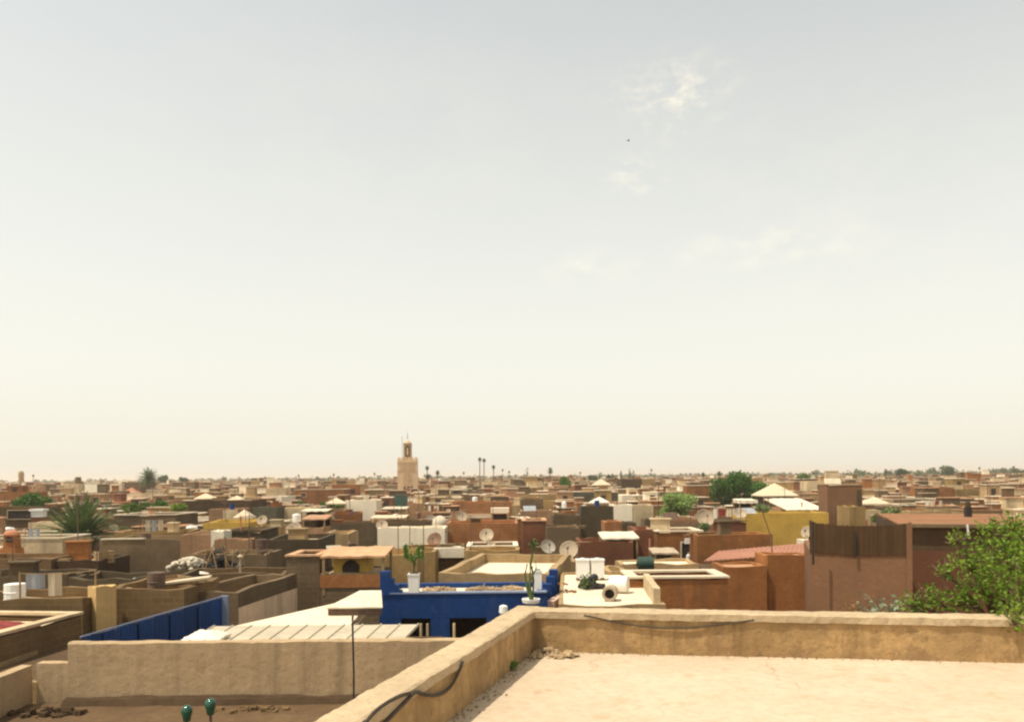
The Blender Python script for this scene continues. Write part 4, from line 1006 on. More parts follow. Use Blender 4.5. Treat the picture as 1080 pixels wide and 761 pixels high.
for cx in (-1.5, 0, 1.5):
    q.prism([(cx + x, zt_ - 3.0 + z) for x, z in arch(1.1, 1.9)], -w / 2 - .05, -w / 2 + .1)
q.prism([(x, zt_ - 8.2 + z) for x, z in arch(2.6, 4.3)], -w / 2 - .03, -w / 2 + .1)
q.build('blind_arch', 'minaret_panel', mi)
for cx in (-.9, .25, 1.3):
    q = MB(); q.prism([(cx + x, 8.35 + z) for x, z in arch(.62, 1.6)], -w / 2 - .03, -w / 2 + .1); q.build('window', 'dark', mi)
lw = 2.45; lz = at(429, 467.5, YM).z
la = MB(); la.box(-lw / 2, lw / 2, -lw / 2, lw / 2, zt_ - .05, lz); lo_ = la.build('lantern', 'tan', mi)
q = MB(); q.prism([(x, zt_ + 1.1 + z) for x, z in arch(1.3, 3.2)], -lw / 2 - .05, -lw / 2 + .05); q.build('arched_opening', 'darkbrown', lo_)
q = MB(); q.prism([(x, zt_ + 1.5 + z) for x, z in arch(.5, 2.2)], -lw / 2 - .09, -lw / 2 - .052); q.build('pale_inset', 'cream', lo_)
q = MB(); q.box(-lw / 2 - .12, lw / 2 + .12, -lw / 2 - .12, lw / 2 + .12, lz + .001, lz + .25); q.build('lantern_cornice', 'minaret_wall', lo_)
q = MB(); q.lathe([(.95, lz + .25), (.85, lz + .6), (.5, lz + 1.0), (.05, lz + 1.2)], 14); q.build('lantern_dome', 'minaret_wall', mi)
q = MB(); q.tube([(0, 0, lz + 1.4), (0, 0, lz + 3.6)], .06, 6)
for z, r in ((1.9, .22), (2.4, .16), (2.8, .1)): q.lathe([(.01, lz + z - r), (r, lz + z), (.01, lz + z + r)], 8)
q.build('finial', 'rustmetal', mi)
q = MB(); q.tube([(-1.6, -.5, zt_), (-1.6, -.5, zt_ + 7.2)], .06, 6); q.build('flagpole', 'rustmetal', mi)
# slim tower far left
P = at(22.5, 520, 380)
o = thing('slim_tower', (P.x, 380, 0), 0, 'slim tapering tower with wider head at the far left horizon', 'tower')
k = at(22.5, 497, 380).z
q = MB(); q.lathe([(.8, 0), (.6, k - 6), (.6, k - 5.8)], 12); q.build('shaft', 'greyclay', o)
q = MB(); q.lathe([(.6, k - 5.79), (1.1, k - 4.6), (1.25, k - 1.2), (1.0, k), (.1, k + .3)], 12); q.build('head', 'tan', o)

# ================================================================== TREES
def ball(r, k=5, sq=.8, seed=0):
    rr = random.Random(seed); out = [((0, 0, 0), (r * .75, r * .75, r * .7))]
    for i in range(k):
        a = i * 6.283 / k + rr.uniform(-.3, .3); z = rr.uniform(-.35, .5) * r
        out.append(((math.cos(a) * r * .55, math.sin(a) * r * .55, z), (r * rr.uniform(.38, .55),) * 2 + (r * rr.uniform(.34, .5) * sq,)))
    return out
def lift(cl, h, dx=0, dy=0): return [((c[0] + dx, c[1] + dy, c[2] + h), r) for c, r in cl]
# near tree at the right edge
rr = random.Random(2)
P = at(1052, 600, 14.3)
cl = []
for px, py, Y, r in ((1062, 575, 14.2, .62), (1040, 612, 14.0, .55), (1078, 620, 13.4, .7), (1016, 630, 14.2, .42), (985, 632, 14.4, .36), (960, 634, 14.6, .25), (1008, 566, 14.4, .2), (1070, 652, 12.6, .28), (1090, 590, 13.8, .6), (996, 600, 14.4, .22), (1070, 552, 14.4, .25), (1025, 590, 14.3, .38), (1046, 555, 14.5, .22), (1080, 640, 13.0, .4)):
    p = at(px, py, Y); cl.append(((p.x - 8.9, p.y - 14.6, p.z), (r, r, r * .85)))
make_tree((8.9, 14.6, 0), 'bright leafy green tree overhanging the parapet at the right edge', cl, 4400, .075, 'leaf_bright', 9.4, .16, name='leafy_tree', seed=4, asp=.62, twigs=9)
weed(at(939, 642, 15.0) + V((0, 0, -.5)), .75, 45, .1, 'leaf_silver', 'silvery shrub peeking above the right parapet', name='shrub', cat='shrub', seed=31, root=9.6)
weed(at(905, 642, 16.0) + V((0, 0, -.35)), .5, 16, .07, 'leaf_dry', 'wisp of dry grass behind the far parapet', name='dry_grass', seed=32, root=9.7)
# big bushy palm
make_palm((at(85, 560, 61).x, 61, 0), 'big bushy dark palm with yellowing lower fronds at left', 8.0, 3.5, 84, dry=26, tr=.28, seed=3, nl=26, w=.75, name='bushy_palm', elev=(.1, 1.5), droop=.75)
# fan palm by the deep red house
make_palm((at(157, 510, 236).x, 236, 0), 'tall fan palm beside the deep red house', 13.0, 3.5, 70, mat='leaf_palm', tr=.4, seed=5, nl=14, w=1.1, name='fan_palm', elev=(-.7, 1.4), droop=.9)
def gtree(px, py, Y, rpx, label, mat='leaf_mid', n=900, squash=.85, seed=0, tr=.2, size=.22, **k):
    P = at(px, py, Y); r = rpx * Y / F
    return make_tree((P.x, Y, 0), label, lift(ball(r, 6, squash, seed), P.z), n, size, mat, max(1.5, P.z - r * .5), tr, seed=seed, **k)
gtree(714, 534, 98, 20, 'bright green round tree among rooftops right of centre', 'leaf_mint', 7500, .8, 1, size=.3)
P = at(780, 516, 138)
cl = []
for px, py, rp in ((765, 520, 14), (780, 509, 14), (797, 518, 13), (757, 512, 9), (773, 530, 11), (790, 529, 10), (806, 522, 7)):
    p = at(px, py, 138); r = rp * 138 / F; cl.append(((p.x - P.x, rnd.uniform(-1, 1), p.z), (r, r, r * .85)))
make_tree((P.x, 138, 0), 'mass of dark green trees right of the bright round tree', cl, 9000, .5, 'leaf_dark', 8.5, .35, seed=12)
P = at(36, 529, 112); cl = []
for px, py, rp in ((22, 531, 8), (34, 526, 9), (47, 530, 8), (40, 534, 9), (28, 535, 9)):
    p = at(px, py, 112); r = rp * 112 / F; cl.append(((p.x - P.x, 0, p.z), (r, r, r * .75)))
make_tree((P.x, 112, 0), 'dark green tree mass below the slim far tower', cl, 3200, .42, 'leaf_dark', 7.5, .25, seed=13)
for i, (px, py, Y, rp, mat, lab) in enumerate(((137, 536, 98, 8, 'leaf_mid', 'leftmost bright bush above the thin flat roof'), (152, 535, 100, 8, 'leaf_mid', 'low green bush left of the darker bush'), (169, 534, 102, 9, 'leaf_dark', 'darker bush between two bright green ones'),
                       (189, 537, 96, 8.5, 'leaf_bright', 'brightest yellow green bush beside the dark brown house'), (354, 533, 120, 8, 'leaf_mid', 'green tree at the right end of the red building'), (343, 534, 121, 5, 'leaf_mid', 'small bush below the red building'), (318, 533, 122, 5, 'leaf_mid', 'low bush below the red building window'), (94, 525, 170, 8, 'leaf_pale', 'pale green tree above the big bushy palm'), (596, 507, 212, 5, 'leaf_mid', 'narrow green tree left of the dark window house'), (596, 512, 210, 5, 'leaf_dark', 'lower dark tree left of the dark window house'),
                       (846, 506, 230, 8, 'leaf_mid', 'green tree on the skyline left of the pink tower'), (940, 543, 62, 11, 'leaf_pale', 'feathery pale bush behind the reed screen'), (926, 546, 60, 6, 'leaf_mid', 'darker bush between reed screen and ochre annex'), (743, 556, 52, 4, 'leaf_pale', 'small yellow green plant under the big beige dish'))):
    gtree(px, py, Y, rp, lab, mat, 1100, .8, 40 + i, .1, size=.0034 * Y if Y > 80 else .2, group='scattered rooftop trees')
# thin young tree leaning in front of the yellow wall
P = at(815, 588, 38.4); p2 = at(804, 536, 38.4); k = p2.z - P.z
make_tree(P, 'thin young tree with pale tuft leaning before yellow wall', [((p2.x - P.x, 0, k), (.3, .3, .22)), ((p2.x - P.x - .22, 0, k + .05), (.2, .2, .14)), ((p2.x - P.x + .22, 0, k - .02), (.2, .2, .16))], 420, .1, 'leaf_pale', k * .93, .035, name='young_tree', seed=21, lean=(p2.x - P.x, 0))
# skyline palms and cypresses
for i, (px, py, Y, Rp, lab) in enumerate(((505.5, 484, 330, 2.2, 'left of the pair of tallest thin palms'), (510, 485, 334, 2.2, 'right of the pair of tallest thin palms'), (520, 492, 340, 2.2, 'thin palm just right of the tallest pair'), (450, 493, 330, 2.6, 'thin palm nearest right of the minaret'), (450.6, 502, 300, 2.6, 'short palm below the one by the minaret'), (461, 498, 330, 2.8, 'second skyline palm right of the minaret'),
                                   (741, 500, 330, 2.6, 'skyline palm above the bright green tree'), (758, 499, 320, 2.8, 'skyline palm left of the dark tree mass'), (577, 496, 300, 4, 'leaning skyline palm left of the dark window house'))):
    P = at(px, py, Y); make_palm((P.x, Y, 0), lab, P.z, Rp * Y / F, 26, 'leaf_far', tr=.2, seed=60 + i, nl=8, w=.8, name='tall_palm', group='tall thin palms on the skyline', elev=(-1.0, 1.4), droop=.8, lean=(1.2 if i == 8 else .2, 0))
def cypress(px, ytop, Y, wpx, lab, seed):
    P = at(px, ytop, Y); r = wpx * Y / F / 2; h = P.z
    cl = [((0, 0, h * (.35 + .6 * k / 5)), (r * (1 - .13 * k), r * (1 - .13 * k), h * .1)) for k in range(6)]
    make_tree((P.x, Y, 0), lab, cl, 420, .5, 'leaf_far', h * .6, .2, name='cypress', cat='cypress', seed=seed, group='cypresses on the skyline')
for i, a in enumerate(((556, 494, 330, 5.5, 'dark pointed cypress right of the tallest palms'), (934, 494, 330, 5, 'dark pointed cypress on the skyline right of tower'), (1022, 497, 300, 8, 'broad dark conifer among trees at far right'), (655, 497, 340, 4, 'thin cypress above the dark tall block'), (664, 495, 350, 4, 'second thin cypress above the dark tall block'), (668, 497, 345, 4, 'third cypress above the dark tall block'))): cypress(*a, 80 + i)
for i, (px, py, Y, rp, lab) in enumerate(((1000, 497, 420, 9, 'big round tree on the far right skyline'), (1076, 500, 420, 9, 'rounded tree cut by the right frame edge'), (1014, 508, 280, 8, 'dark round tree left of the broad conifer'), (1075, 522, 200, 7, 'green tree low at the right frame edge'), (626, 506, 330, 7, 'dark skyline trees behind the cream pyramid roof'), (645, 505, 330, 6, 'dark skyline tree right of the cream pyramid'), (952, 500, 380, 8, 'pale grey green tree on the right skyline'), (925, 518, 190, 7, 'low green tree right of the pink tower'), (948, 518, 195, 8, 'green bush row right of the pink tower'), (984, 522, 180, 7, 'dark bush among pale houses at right'), (1002, 522, 182, 7, 'second dark bush among pale houses at right'), (172, 505, 420, 5, 'hazy round tree right of the fan palm'), (194, 507, 420, 5, 'hazy tree further right of the fan palm'))):
    gtree(px, py, Y, rp, lab, 'leaf_far', 700, .85, 140 + i, .2, size=.0022 * Y, group='skyline trees')
# bird
P = at(662.5, 148.5, 40)
q = MB(); q.tube([(-.07, 0, 0), (0, 0, 0), (.06, 0, .01), (.09, 0, .01)], [.004, .026, .022, .006], 8)
q.add([(0, 0, .01), (.04, .02, .01), (-.01, .13, .05), (-.03, .06, .03), (0, 0, 0), (.04, .02, 0), (-.01, .13, .045), (-.03, .06, .02)], [(0, 1, 2, 3), (7, 6, 5, 4), (0, 4, 5, 1), (1, 5, 6, 2), (2, 6, 7, 3), (3, 7, 4, 0)])
q.add([(0, 0, .01), (.04, -.02, .01), (-.01, -.13, .05), (-.03, -.06, .03), (0, 0, 0), (.04, -.02, 0), (-.01, -.13, .045), (-.03, -.06, .02)], [(3, 2, 1, 0), (4, 5, 6, 7), (1, 5, 4, 0), (2, 6, 5, 1), (3, 7, 6, 2), (0, 4, 7, 3)])
solo('bird', q, 'bird', 'tiny dark bird flying alone in the sky', 'bird', P, rz=.6)

# ================================================================== THE CITY BEYOND
MARKS = [(22, 'the slim tower'), (85, 'the big bushy palm'), (157, 'the fan palm'), (232, 'the wide dark brown house'), (336, 'the long red building'),
         (429, 'the minaret'), (508, 'the tallest palm pair'), (560, 'the dark cypress'), (609, 'the dark window house'), (673, 'the dark tall block'), (714, 'the bright green tree'),
         (780, 'the dark green trees'), (825, 'the cream pyramid roof'), (891, 'the pink tower'), (950, 'the pale feathery bush'), (1021, 'the dark square chimney')]
NHAND = sum(1 for r in RECTS); HAND = list(HOUSES)
cols = [('terracotta', 'terracotta', 26), ('pinktan', 'pinkish tan', 26), ('ochre', 'ochre', 14), ('tan', 'sandy tan', 18), ('greyclay', 'grey brown', 12), ('cream', 'cream', 13), ('redbrown', 'dark red', 5), ('brown', 'brown', 5), ('darkgrey', 'dark grey', 4), ('white', 'whitewashed', 6)]
bag = [(a, b_) for a, b_, k in cols for _ in range(k)]
roofs = ['roof'] * 4 + ['roofclay'] * 3 + ['roofwhite'] * 4
def free(x0, x1, y0, y1, pad=.4):
    for r in RECTS:
        if x0 < r[1] + pad and x1 > r[0] - pad and y0 < r[3] + pad and y1 > r[2] - pad: return False
    return True
def limit(x0, x1, Y, zt):
    a = pix((x0, Y, zt))[0]; b_ = pix((x1, Y, zt))[0]
    for r in RES:
        if Y < r[4] and a < r[1] and b_ > r[0]:
            zmax = at((max(a, r[0]) + min(b_, r[1])) / 2, r[3], Y).z
            zt = min(zt, zmax)
    return zt
RES += [(418, 441, 483, 524, 245), (146, 168, 497, 516, 236), (694, 734, 520, 547, 98), (398, 546, 551, 577, 56.9), (646, 690, 531, 545, 92), (612, 647, 533, 562, 80), (735, 815, 563, 590, 42.9), (750, 810, 498, 535, 138), (807, 839, 511, 525, 128), (15, 58, 520, 536, 112), (625, 645, 505, 514, 232), (45, 70, 516, 524, 200), (204, 230, 519, 527, 158), (238, 262, 522, 530, 132), (508, 521, 518, 524, 200), (126, 198, 528, 543, 98), (45, 127, 538, 578, 61), (770, 800, 525, 537, 90)]
far = []; Y = 42.0; farV = {}
budget = 300 - NHAND
stuff = MB(); order = ['terracotta', 'pinktan', 'ochre', 'tan', 'greyclay', 'cream', 'redbrown', 'brown', 'white', 'roof', 'roofclay', 'roofwhite', 'dark', 'greengrey']
r2 = random.Random(77)
while Y < 3600:
    span = .70 * Y + 6; x = -span
    deep = 3.5 + r2.uniform(0, 2) if Y < 90 else 5.5 + r2.uniform(0, 3.5) if Y < 500 else Y * .022
    while x < span:
        w = r2.uniform(2.5, 6) if Y < 90 else r2.uniform(3.5, 8.5) if Y < 400 else r2.uniform(6, 16) * (1 + Y / 2500)
        yy = Y + r2.uniform(-2, 2) * (1 if Y < 500 else 4); d = min(deep * r2.uniform(.55, .9), 14)
        zt = r2.gauss(8.55, .75) + (1.3 if r2.random() < .1 else 0)
        if Y > 300: zt += .5 * mnoise.noise(V((x * .01, Y * .01, 0))) 
        x0, x1 = x, x + w
        x += w + (r2.uniform(.1, .8) if r2.random() < .75 else r2.uniform(2, 5))
        if Y < 75: zt = min(zt, 8.0 + r2.random() * .5)
        elif Y < 125: zt = min(zt, 8.3 + r2.random() * .7)
        zt = min(zt, 11.6 - (0.6 if Y > 700 else 0))
        if not free(x0, x1, yy, yy + d): 
            continue
        zt = limit(x0, x1, yy, zt)
        if zt < 4.5: continue
        far.append((yy, x0, x1, d, zt))
    Y += deep + r2.uniform(.5, 2.5)
far.sort()
nind = 0
for yy, x0, x1, d, zt in far:
    pxc = pix(((x0 + x1) / 2, yy, zt))[0]
    vis = -15 < pxc < 1095
    mat, word = r2.choice(bag)
    if nind < budget and vis:
        hut = r2.random() < .4 and yy > 120
        cap = r2.choice([None, None, 'roofwhite', 'roofclay'])
        roof = r2.choice(roofs)
        lab = word + (' house with roof hut' if hut else ' flat house' if not cap else ' pale rimmed house')
        h = HW((x0 + x1) / 2, yy, x1 - x0, d, r2.uniform(-9, 9), zt, mat, lab, ph=r2.uniform(.25, .7), roof=roof, cap=cap, auto=True, hut=hut, seg=2)
        nind += 1
        h.word = word; farV[nind] = h
        for _ in range(r2.choice((0, 1, 1, 2)) if yy > 85 else 0):
            hw = r2.uniform(.15, .4) * h.w; hx = r2.uniform(-.5, .5) * (h.w - hw - .5); z0 = h.zr; y0 = r2.uniform(-.3, .05) * h.d; hd = min(r2.uniform(.8, 2), h.d * .35)
            q = MB(); q.box(hx - hw / 2, hx + hw / 2, y0, y0 + hd, z0 + .002, z0 + r2.uniform(.7, 1.5)); zt2 = q.v[-1][2]
            u_ = q.build('upper_room', r2.choice([mat, mat, 'greyclay', 'pinktan', 'cream', 'brown', 'terracotta']), h.o)
            q = MB(); q.box(hx - hw / 2 - .08, hx + hw / 2 + .08, y0 - .08, y0 + hd + .08, zt2 + .001, zt2 + .1); q.build('room_roof', r2.choice(roofs), u_)
        if r2.random() < .28 and zt > 6.5:      # openings
            win(h, r2.uniform(-.6, .6), zt - r2.uniform(1.4, 2.0), r2.uniform(.6, 1.1), r2.uniform(.7, 1.2))
            if r2.random() < .5 and h.w > 8: win(h, r2.choice([-.82, .82]), zt - 1.7, .7, .9)
    else:
        stuff.cur = order.index(mat if mat in order else 'brown')
        M = Matrix.Translation(((x0 + x1) / 2, yy + d / 2, 0)) @ Matrix.Rotation(RAD(r2.uniform(-12, 12)), 4, 'Z')
        w = x1 - x0
        stuff.box(-w / 2, w / 2, -d / 2, d / 2, 0, zt, M)
        stuff.cur = order.index(r2.choice(roofs)); t = .25
        stuff.box(-w / 2 + t, w / 2 - t, -d / 2 + t, d / 2 - t, zt - .3, zt + .03, M)
        for _ in range(r2.choice((1, 2, 2, 3))):
            hw = r2.uniform(.5, 1.7); hx = r2.uniform(-.4, .4) * w; hh = r2.uniform(.5, 2.0); y0 = r2.uniform(-.45, .1) * d; y1 = y0 + r2.uniform(.15, .35) * d
            stuff.cur = order.index(r2.choice(['terracotta', 'pinktan', 'tan', 'cream', 'white', 'greyclay', 'brown', 'redbrown', 'ochre', 'brown', 'greyclay']))
            stuff.box(hx - hw, hx + hw, y0, y1, zt + .031, zt + hh, M)
            stuff.cur = order.index(r2.choice(roofs)); stuff.box(hx - hw - .08, hx + hw + .08, y0 - .08, y1 + .08, zt + hh, zt + hh + .12, M)
        if r2.random() > .4:
            stuff.cur = order.index('dark'); hx = r2.uniform(-.35, .35) * w; s_ = r2.uniform(.3, .8)
            stuff.box(hx - s_, hx + s_, -d / 2 - .03, -d / 2 + .1, zt - r2.uniform(1.8, 2.6), zt - r2.uniform(.6, 1.2), M)
st = stuff.build('distant_rooftops', order); st['kind'] = 'stuff'; st['label'] = 'countless far flat rooftops fading into the haze'; st['category'] = 'rooftops'
# dishes, tanks, canopies, masts spread over the individual far houses
dprotos = {}; ids = list(farV)
r3 = random.Random(5)
for k, i in enumerate(ids[:150]):
    h = farV[i]
    if h.zt < 6.5: continue
    u = r3.random()
    if u < .36:
        P = on(h, r3.uniform(-.8, .8), r3.uniform(-.8, -.2))
        kd = r3.choice((('beige', 'dishgrey', 34), ('rusty', 'dishrust', 26), ('tilted beige', 'dishgrey', 52), ('greyish', 'dishdull', 38)))
        lab_ = kd[0] + ' dish on a %s roof' % h.word
        if kd[0] not in dprotos: dprotos[kd[0]] = make_dish(P, .5, r3.uniform(-.6, .3), kd[2], kd[1], lab_, True, mast=.45)
        else: dup(dprotos[kd[0]], P, r3.uniform(-1.1, .9), r3.uniform(.5, 1.05), lab_, auto=True)
    elif u < .46:
        P = on(h, r3.uniform(-.7, .7), r3.uniform(-.6, .6))
        make_tank(P, r3.uniform(.35, .5), r3.uniform(.9, 1.2), 'white tank on a %s roof' % h.word, auto=True)
    elif u < .475:
        P = on(h, r3.uniform(-.4, .4), r3.uniform(-.3, .3)); tent(P, r3.uniform(2, 3), r3.uniform(2, 3), 1.5, 2.2, 'pointed tent on a %s roof' % h.word, r3.choice(['canvas', 'whitecloth']), r3.uniform(-.4, .4), auto=True)
    elif u < .8:
        P = on(h, r3.uniform(-.7, .7), r3.uniform(-.7, .7)); hh = r3.uniform(2.0, 4.2)
        o = thing('antenna_mast', P, r3.uniform(0, 3), 'thin antenna on a %s roof' % h.word, 'antenna', 'thin antennas on the roofs', True)
        q = MB(); q.tube([(0, 0, 0), (0, 0, hh)], .03, 5); q.build('mast', 'rustmetal', o)
        q = MB(); q.tube([(-.5, 0, hh - .1), (.5, 0, hh - .1)], .018, 4)
        for t in range(5): q.tube([(-.4 + .2 * t, -.3, hh - .1), (-.4 + .2 * t, .3, hh - .1)], .012, 4)
        q.build('aerial', 'rustmetal', o)
# loose things lying about on the middle roofs
r5 = random.Random(21)
def clutter(h, word):
    fx, fy = r5.uniform(-.85, .85), r5.uniform(-.75, .3); P = on(h, fx, fy); k = r5.randrange(10); rz = r5.uniform(0, 3)
    if k == 0:
        q = MB(); r_ = r5.uniform(.22, .3); hh = r5.uniform(.7, .9)
        q.lathe([(.02, 0), (r_, 0), (r_, hh * .32), (r_ + .02, hh * .34), (r_, hh * .36), (r_, hh * .64), (r_ + .02, hh * .66), (r_, hh * .68), (r_, hh), (.02, hh - .02)], 14)
        m = r5.choice([('rustmetal', 'rusty'), ('bluesheet', 'blue'), ('plastic', 'white')]); solo('barrel', q, m[0], m[1] + ' barrel on a %s roof' % word, 'barrel', P, 'barrels on the roofs', rz=rz, auto=True)
    elif k == 1:
        q = MB(); n1, n2, n3 = r5.randint(2, 4), r5.randint(2, 3), r5.randint(2, 5)
        for a in range(n1):
            for b_ in range(n2):
                for c_ in range(n3 - (r5.random() < .5)):
                    x, y = a * .27 - n1 * .135 + r5.uniform(-.01, .01), b_ * .17 - n2 * .085
                    q.box(x, x + .25, y, y + .155, c_ * .125 + .002, c_ * .125 + .12)
        m = r5.choice([('orangebrick', 'orange'), ('roofclay', 'pinkish'), ('greyclay', 'grey')]); solo('brick_stack', q, m[0], m[1] + ' brick stack on a %s roof' % word, 'bricks', P, 'brick stacks on the roofs', rz=rz, auto=True)
    elif k == 2:
        q = MB(); s_ = r5.uniform(.3, .5)
        for z in (0, .14, .28, .42):
            for a, b_, c_, d_ in ((-s_, s_, -s_, -s_ + .03), (-s_, s_, s_ - .03, s_), (-s_, -s_ + .03, -s_ + .031, s_ - .031), (s_ - .03, s_, -s_ + .031, s_ - .031)): q.box(a, b_, c_, d_, z, z + .11)
        q.box(-s_ + .031, s_ - .031, -s_ + .031, s_ - .031, .0, .03)
        solo('crate', q, 'wood', 'slatted crate on a %s roof' % word, 'crate', P, 'crates on the roofs', rz=rz, auto=True)
    elif k == 3:
        q = MB()
        for a in range(7):
            M = Matrix.Rotation(r5.uniform(-.2, .2), 4, 'Z'); y = r5.uniform(-.3, .3); z = .04 * a; l = r5.uniform(.7, 1.3); q.box(-l, l, y - .07, y + .07, z, z + .035, M)
        solo('plank_pile', q, 'wood', 'loose plank pile on a %s roof' % word, 'planks', P, 'plank piles on the roofs', rz=rz * .3, auto=True)
    elif k == 4:
        q = MB(); hh = r5.uniform(.6, 1.1); q.tube([(0, 0, 0), (0, 0, hh)], .05, 8); q.lathe([(.03, hh), (.13, hh + .02), (.02, hh + .13)], 10)
        solo('vent_pipe', q, r5.choice(['dishgrey', 'rustmetal', 'terracottapot']), 'capped vent pipe on a %s roof' % word, 'pipe', P, 'vent pipes on the roofs', auto=True)
    elif k == 5:
        o = thing('clothes_line', P, r5.uniform(-.5, .5), 'short clothes line on a %s roof' % word, 'clothes line', 'clothes lines on the roofs', True)
        q = MB(); q.tube([(-1, 0, 0), (-1, 0, 1.15)], .03, 6); q.tube([(1, 0, 0), (1, 0, 1.15)], .03, 6); q.tube([(-1, 0, 1.12), (0, 0, 1.06), (1, 0, 1.12)], .01, 4); q.build('posts', 'wood', o)
        x = -.85
        for a in range(r5.randint(2, 4)):
            w_ = r5.uniform(.25, .5); l = r5.uniform(.4, .8); q = MB(); vs = []
            for i in range(5):
                yy = .03 * math.sin(i * 2 + a); vs += [(x + w_ * i / 4, yy * .3, 1.09), (x + w_ * i / 4, yy, 1.09 - l), (x + w_ * i / 4, yy * .3 + .012, 1.09), (x + w_ * i / 4, yy + .012, 1.09 - l)]
            fs = []
            for i in range(4): e = 4 * i; fs += [(e, e + 1, e + 5, e + 4), (e + 2, e + 6, e + 7, e + 3), (e, e + 4, e + 6, e + 2), (e + 1, e + 3, e + 7, e + 5)]
            fs += [(0, 2, 3, 1), (16, 17, 19, 18)]; q.add(vs, fs)
            q.build('cloth', r5.choice(['whitecloth', 'canvas', 'redcloth', 'bluetarp', 'sacking']), o); x += w_ + .08
    elif k in (8, 9):
        hh = r5.uniform(1.2, 2.2); o = thing('antenna_mast', P, rz, 'thin aerial on a %s roof' % word, 'antenna', 'thin antennas on the roofs', True)
        q = MB(); q.tube([(0, 0, 0), (r5.uniform(-.06, .06), 0, hh)], .022, 5); q.build('mast', 'rustmetal', o)
        q = MB(); q.tube([(-.4, 0, hh - .1), (.4, 0, hh - .1)], .014, 4)
        for t in range(5): q.tube([(-.32 + .16 * t, -.2, hh - .1), (-.32 + .16 * t, .2, hh - .1)], .009, 4)
        q.build('aerial', 'rustmetal', o)
    elif k == 6:
        q = MB(); M = Matrix.Rotation(r5.uniform(.2, 1.1), 4, 'X'); q.box(-.7, .7, 0, 1.0, 0, .04, M)
        m = r5.choice([('whitemetal', 'pale'), ('rustmetal', 'rusty'), ('bluetarp', 'bluish')]); solo('sheet', q, m[0], m[1] + ' sheet propped on a %s roof' % word, 'sheet', P, 'sheets propped on the roofs', rz=r5.uniform(-.6, .6), auto=True)
    else:
        q = MB(); s_ = r5.uniform(.3, .6); hh = r5.uniform(.5, 1.0); q.box(-s_, s_, -.3, .3, 0, hh, taper=.02); q.box(-s_ - .06, s_ + .06, -.36, .36, hh + .001, hh + .07)
        m = r5.choice([('tan', 'tan'), ('cream', 'cream'), ('terracotta', 'terracotta'), ('greyclay', 'grey')]); solo('masonry_block', q, m[0], m[1] + ' masonry block on a %s roof' % word, 'block', P, 'masonry blocks on the roofs', rz=r5.uniform(-.3, .3), auto=True)
for h in HAND:
    if 38 < h.ctr.y < 120 and not (h.ctr.x > 12 and h.ctr.y < 50) and h.w > 1.6 and h.d > 1.5 and not (-3.4 < h.ctr.x < 4.5 and h.ctr.y < 37):
        for _ in range(2 if h.w > 3.5 else 1): clutter(h, h.word)
for h in HAND:      # the cluttered roofs at the left
    if 22 < h.ctr.y <= 39 and h.ctr.x < -7.6 and h.w > 1.8 and h.d > 1.5:
        for _ in range(3 if h.w > 4 else 2): clutter(h, h.word)
for i in ids[:170]:
    if r5.random() < .6 and farV[i].zt > 6 and farV[i].ctr.y > 60: clutter(farV[i], farV[i].word)
# skyline masts
for i, (px, py, Y) in enumerate(((395, 498, 420), (352, 499, 420), (280, 502, 430), (530, 494, 420), (537, 496, 400), (489, 497, 420), (646, 499, 400), (687, 494, 420), (612, 497, 430), (1033, 492, 420), (872, 498, 400), (916, 497, 420), (1069, 491, 420), (35, 500, 420), (315, 500, 440))):
    P = at(px, py, Y)
    o = thing('radio_mast', (P.x, Y, 0), 0, 'thin mast on the skyline', 'mast', 'thin masts on the skyline', True)
    q = MB(); q.tube([(0, 0, 0), (0, 0, P.z)], [.2, .1], 5); q.build('pole', 'rustmetal', o)
    q = MB(); q.box(-.45, .45, -.2, .2, P.z - 1.2, P.z - .2); q.build('head', 'rustmetal', o)
# woods far off: one mass of small crowns, denser towards the right
tr_ = MB(); r4 = random.Random(9)
for k in range(1300):
    Yt = r4.uniform(260, 2600) ** 1.0; t = r4.random()
    px = 1110 * (t ** .62) - 15 if r4.random() < .75 else r4.uniform(-20, 1100)
    if Yt < 330 and 400 < px < 460: continue
    x = at(px, 500, Yt).x; h = r4.uniform(8, 13) + (3.5 if px > 840 and Yt > 500 else 0); r = r4.uniform(2, 4.5)
    if Yt < 500: h = min(h, 10.5)
    elif Yt > 800: h = r4.uniform(11, 15.5)
    for _ in range(46):
        d = V((r4.gauss(0, 1), r4.gauss(0, 1), r4.gauss(0, .8))).normalized() * r * r4.random() ** .5
        tr_.leaf((x + d.x, Yt + d.y, h - r + d.z), 1.3 + Yt * .0012, rr=r4, asp=.8)
    tr_.tube([(x, Yt, 0), (x, Yt, h - r)], .2, 4, cap=False)
o = tr_.build('distant_trees', 'leaf_far'); o['kind'] = 'stuff'; o['label'] = 'hazy far trees scattered along the skyline'; o['category'] = 'trees'

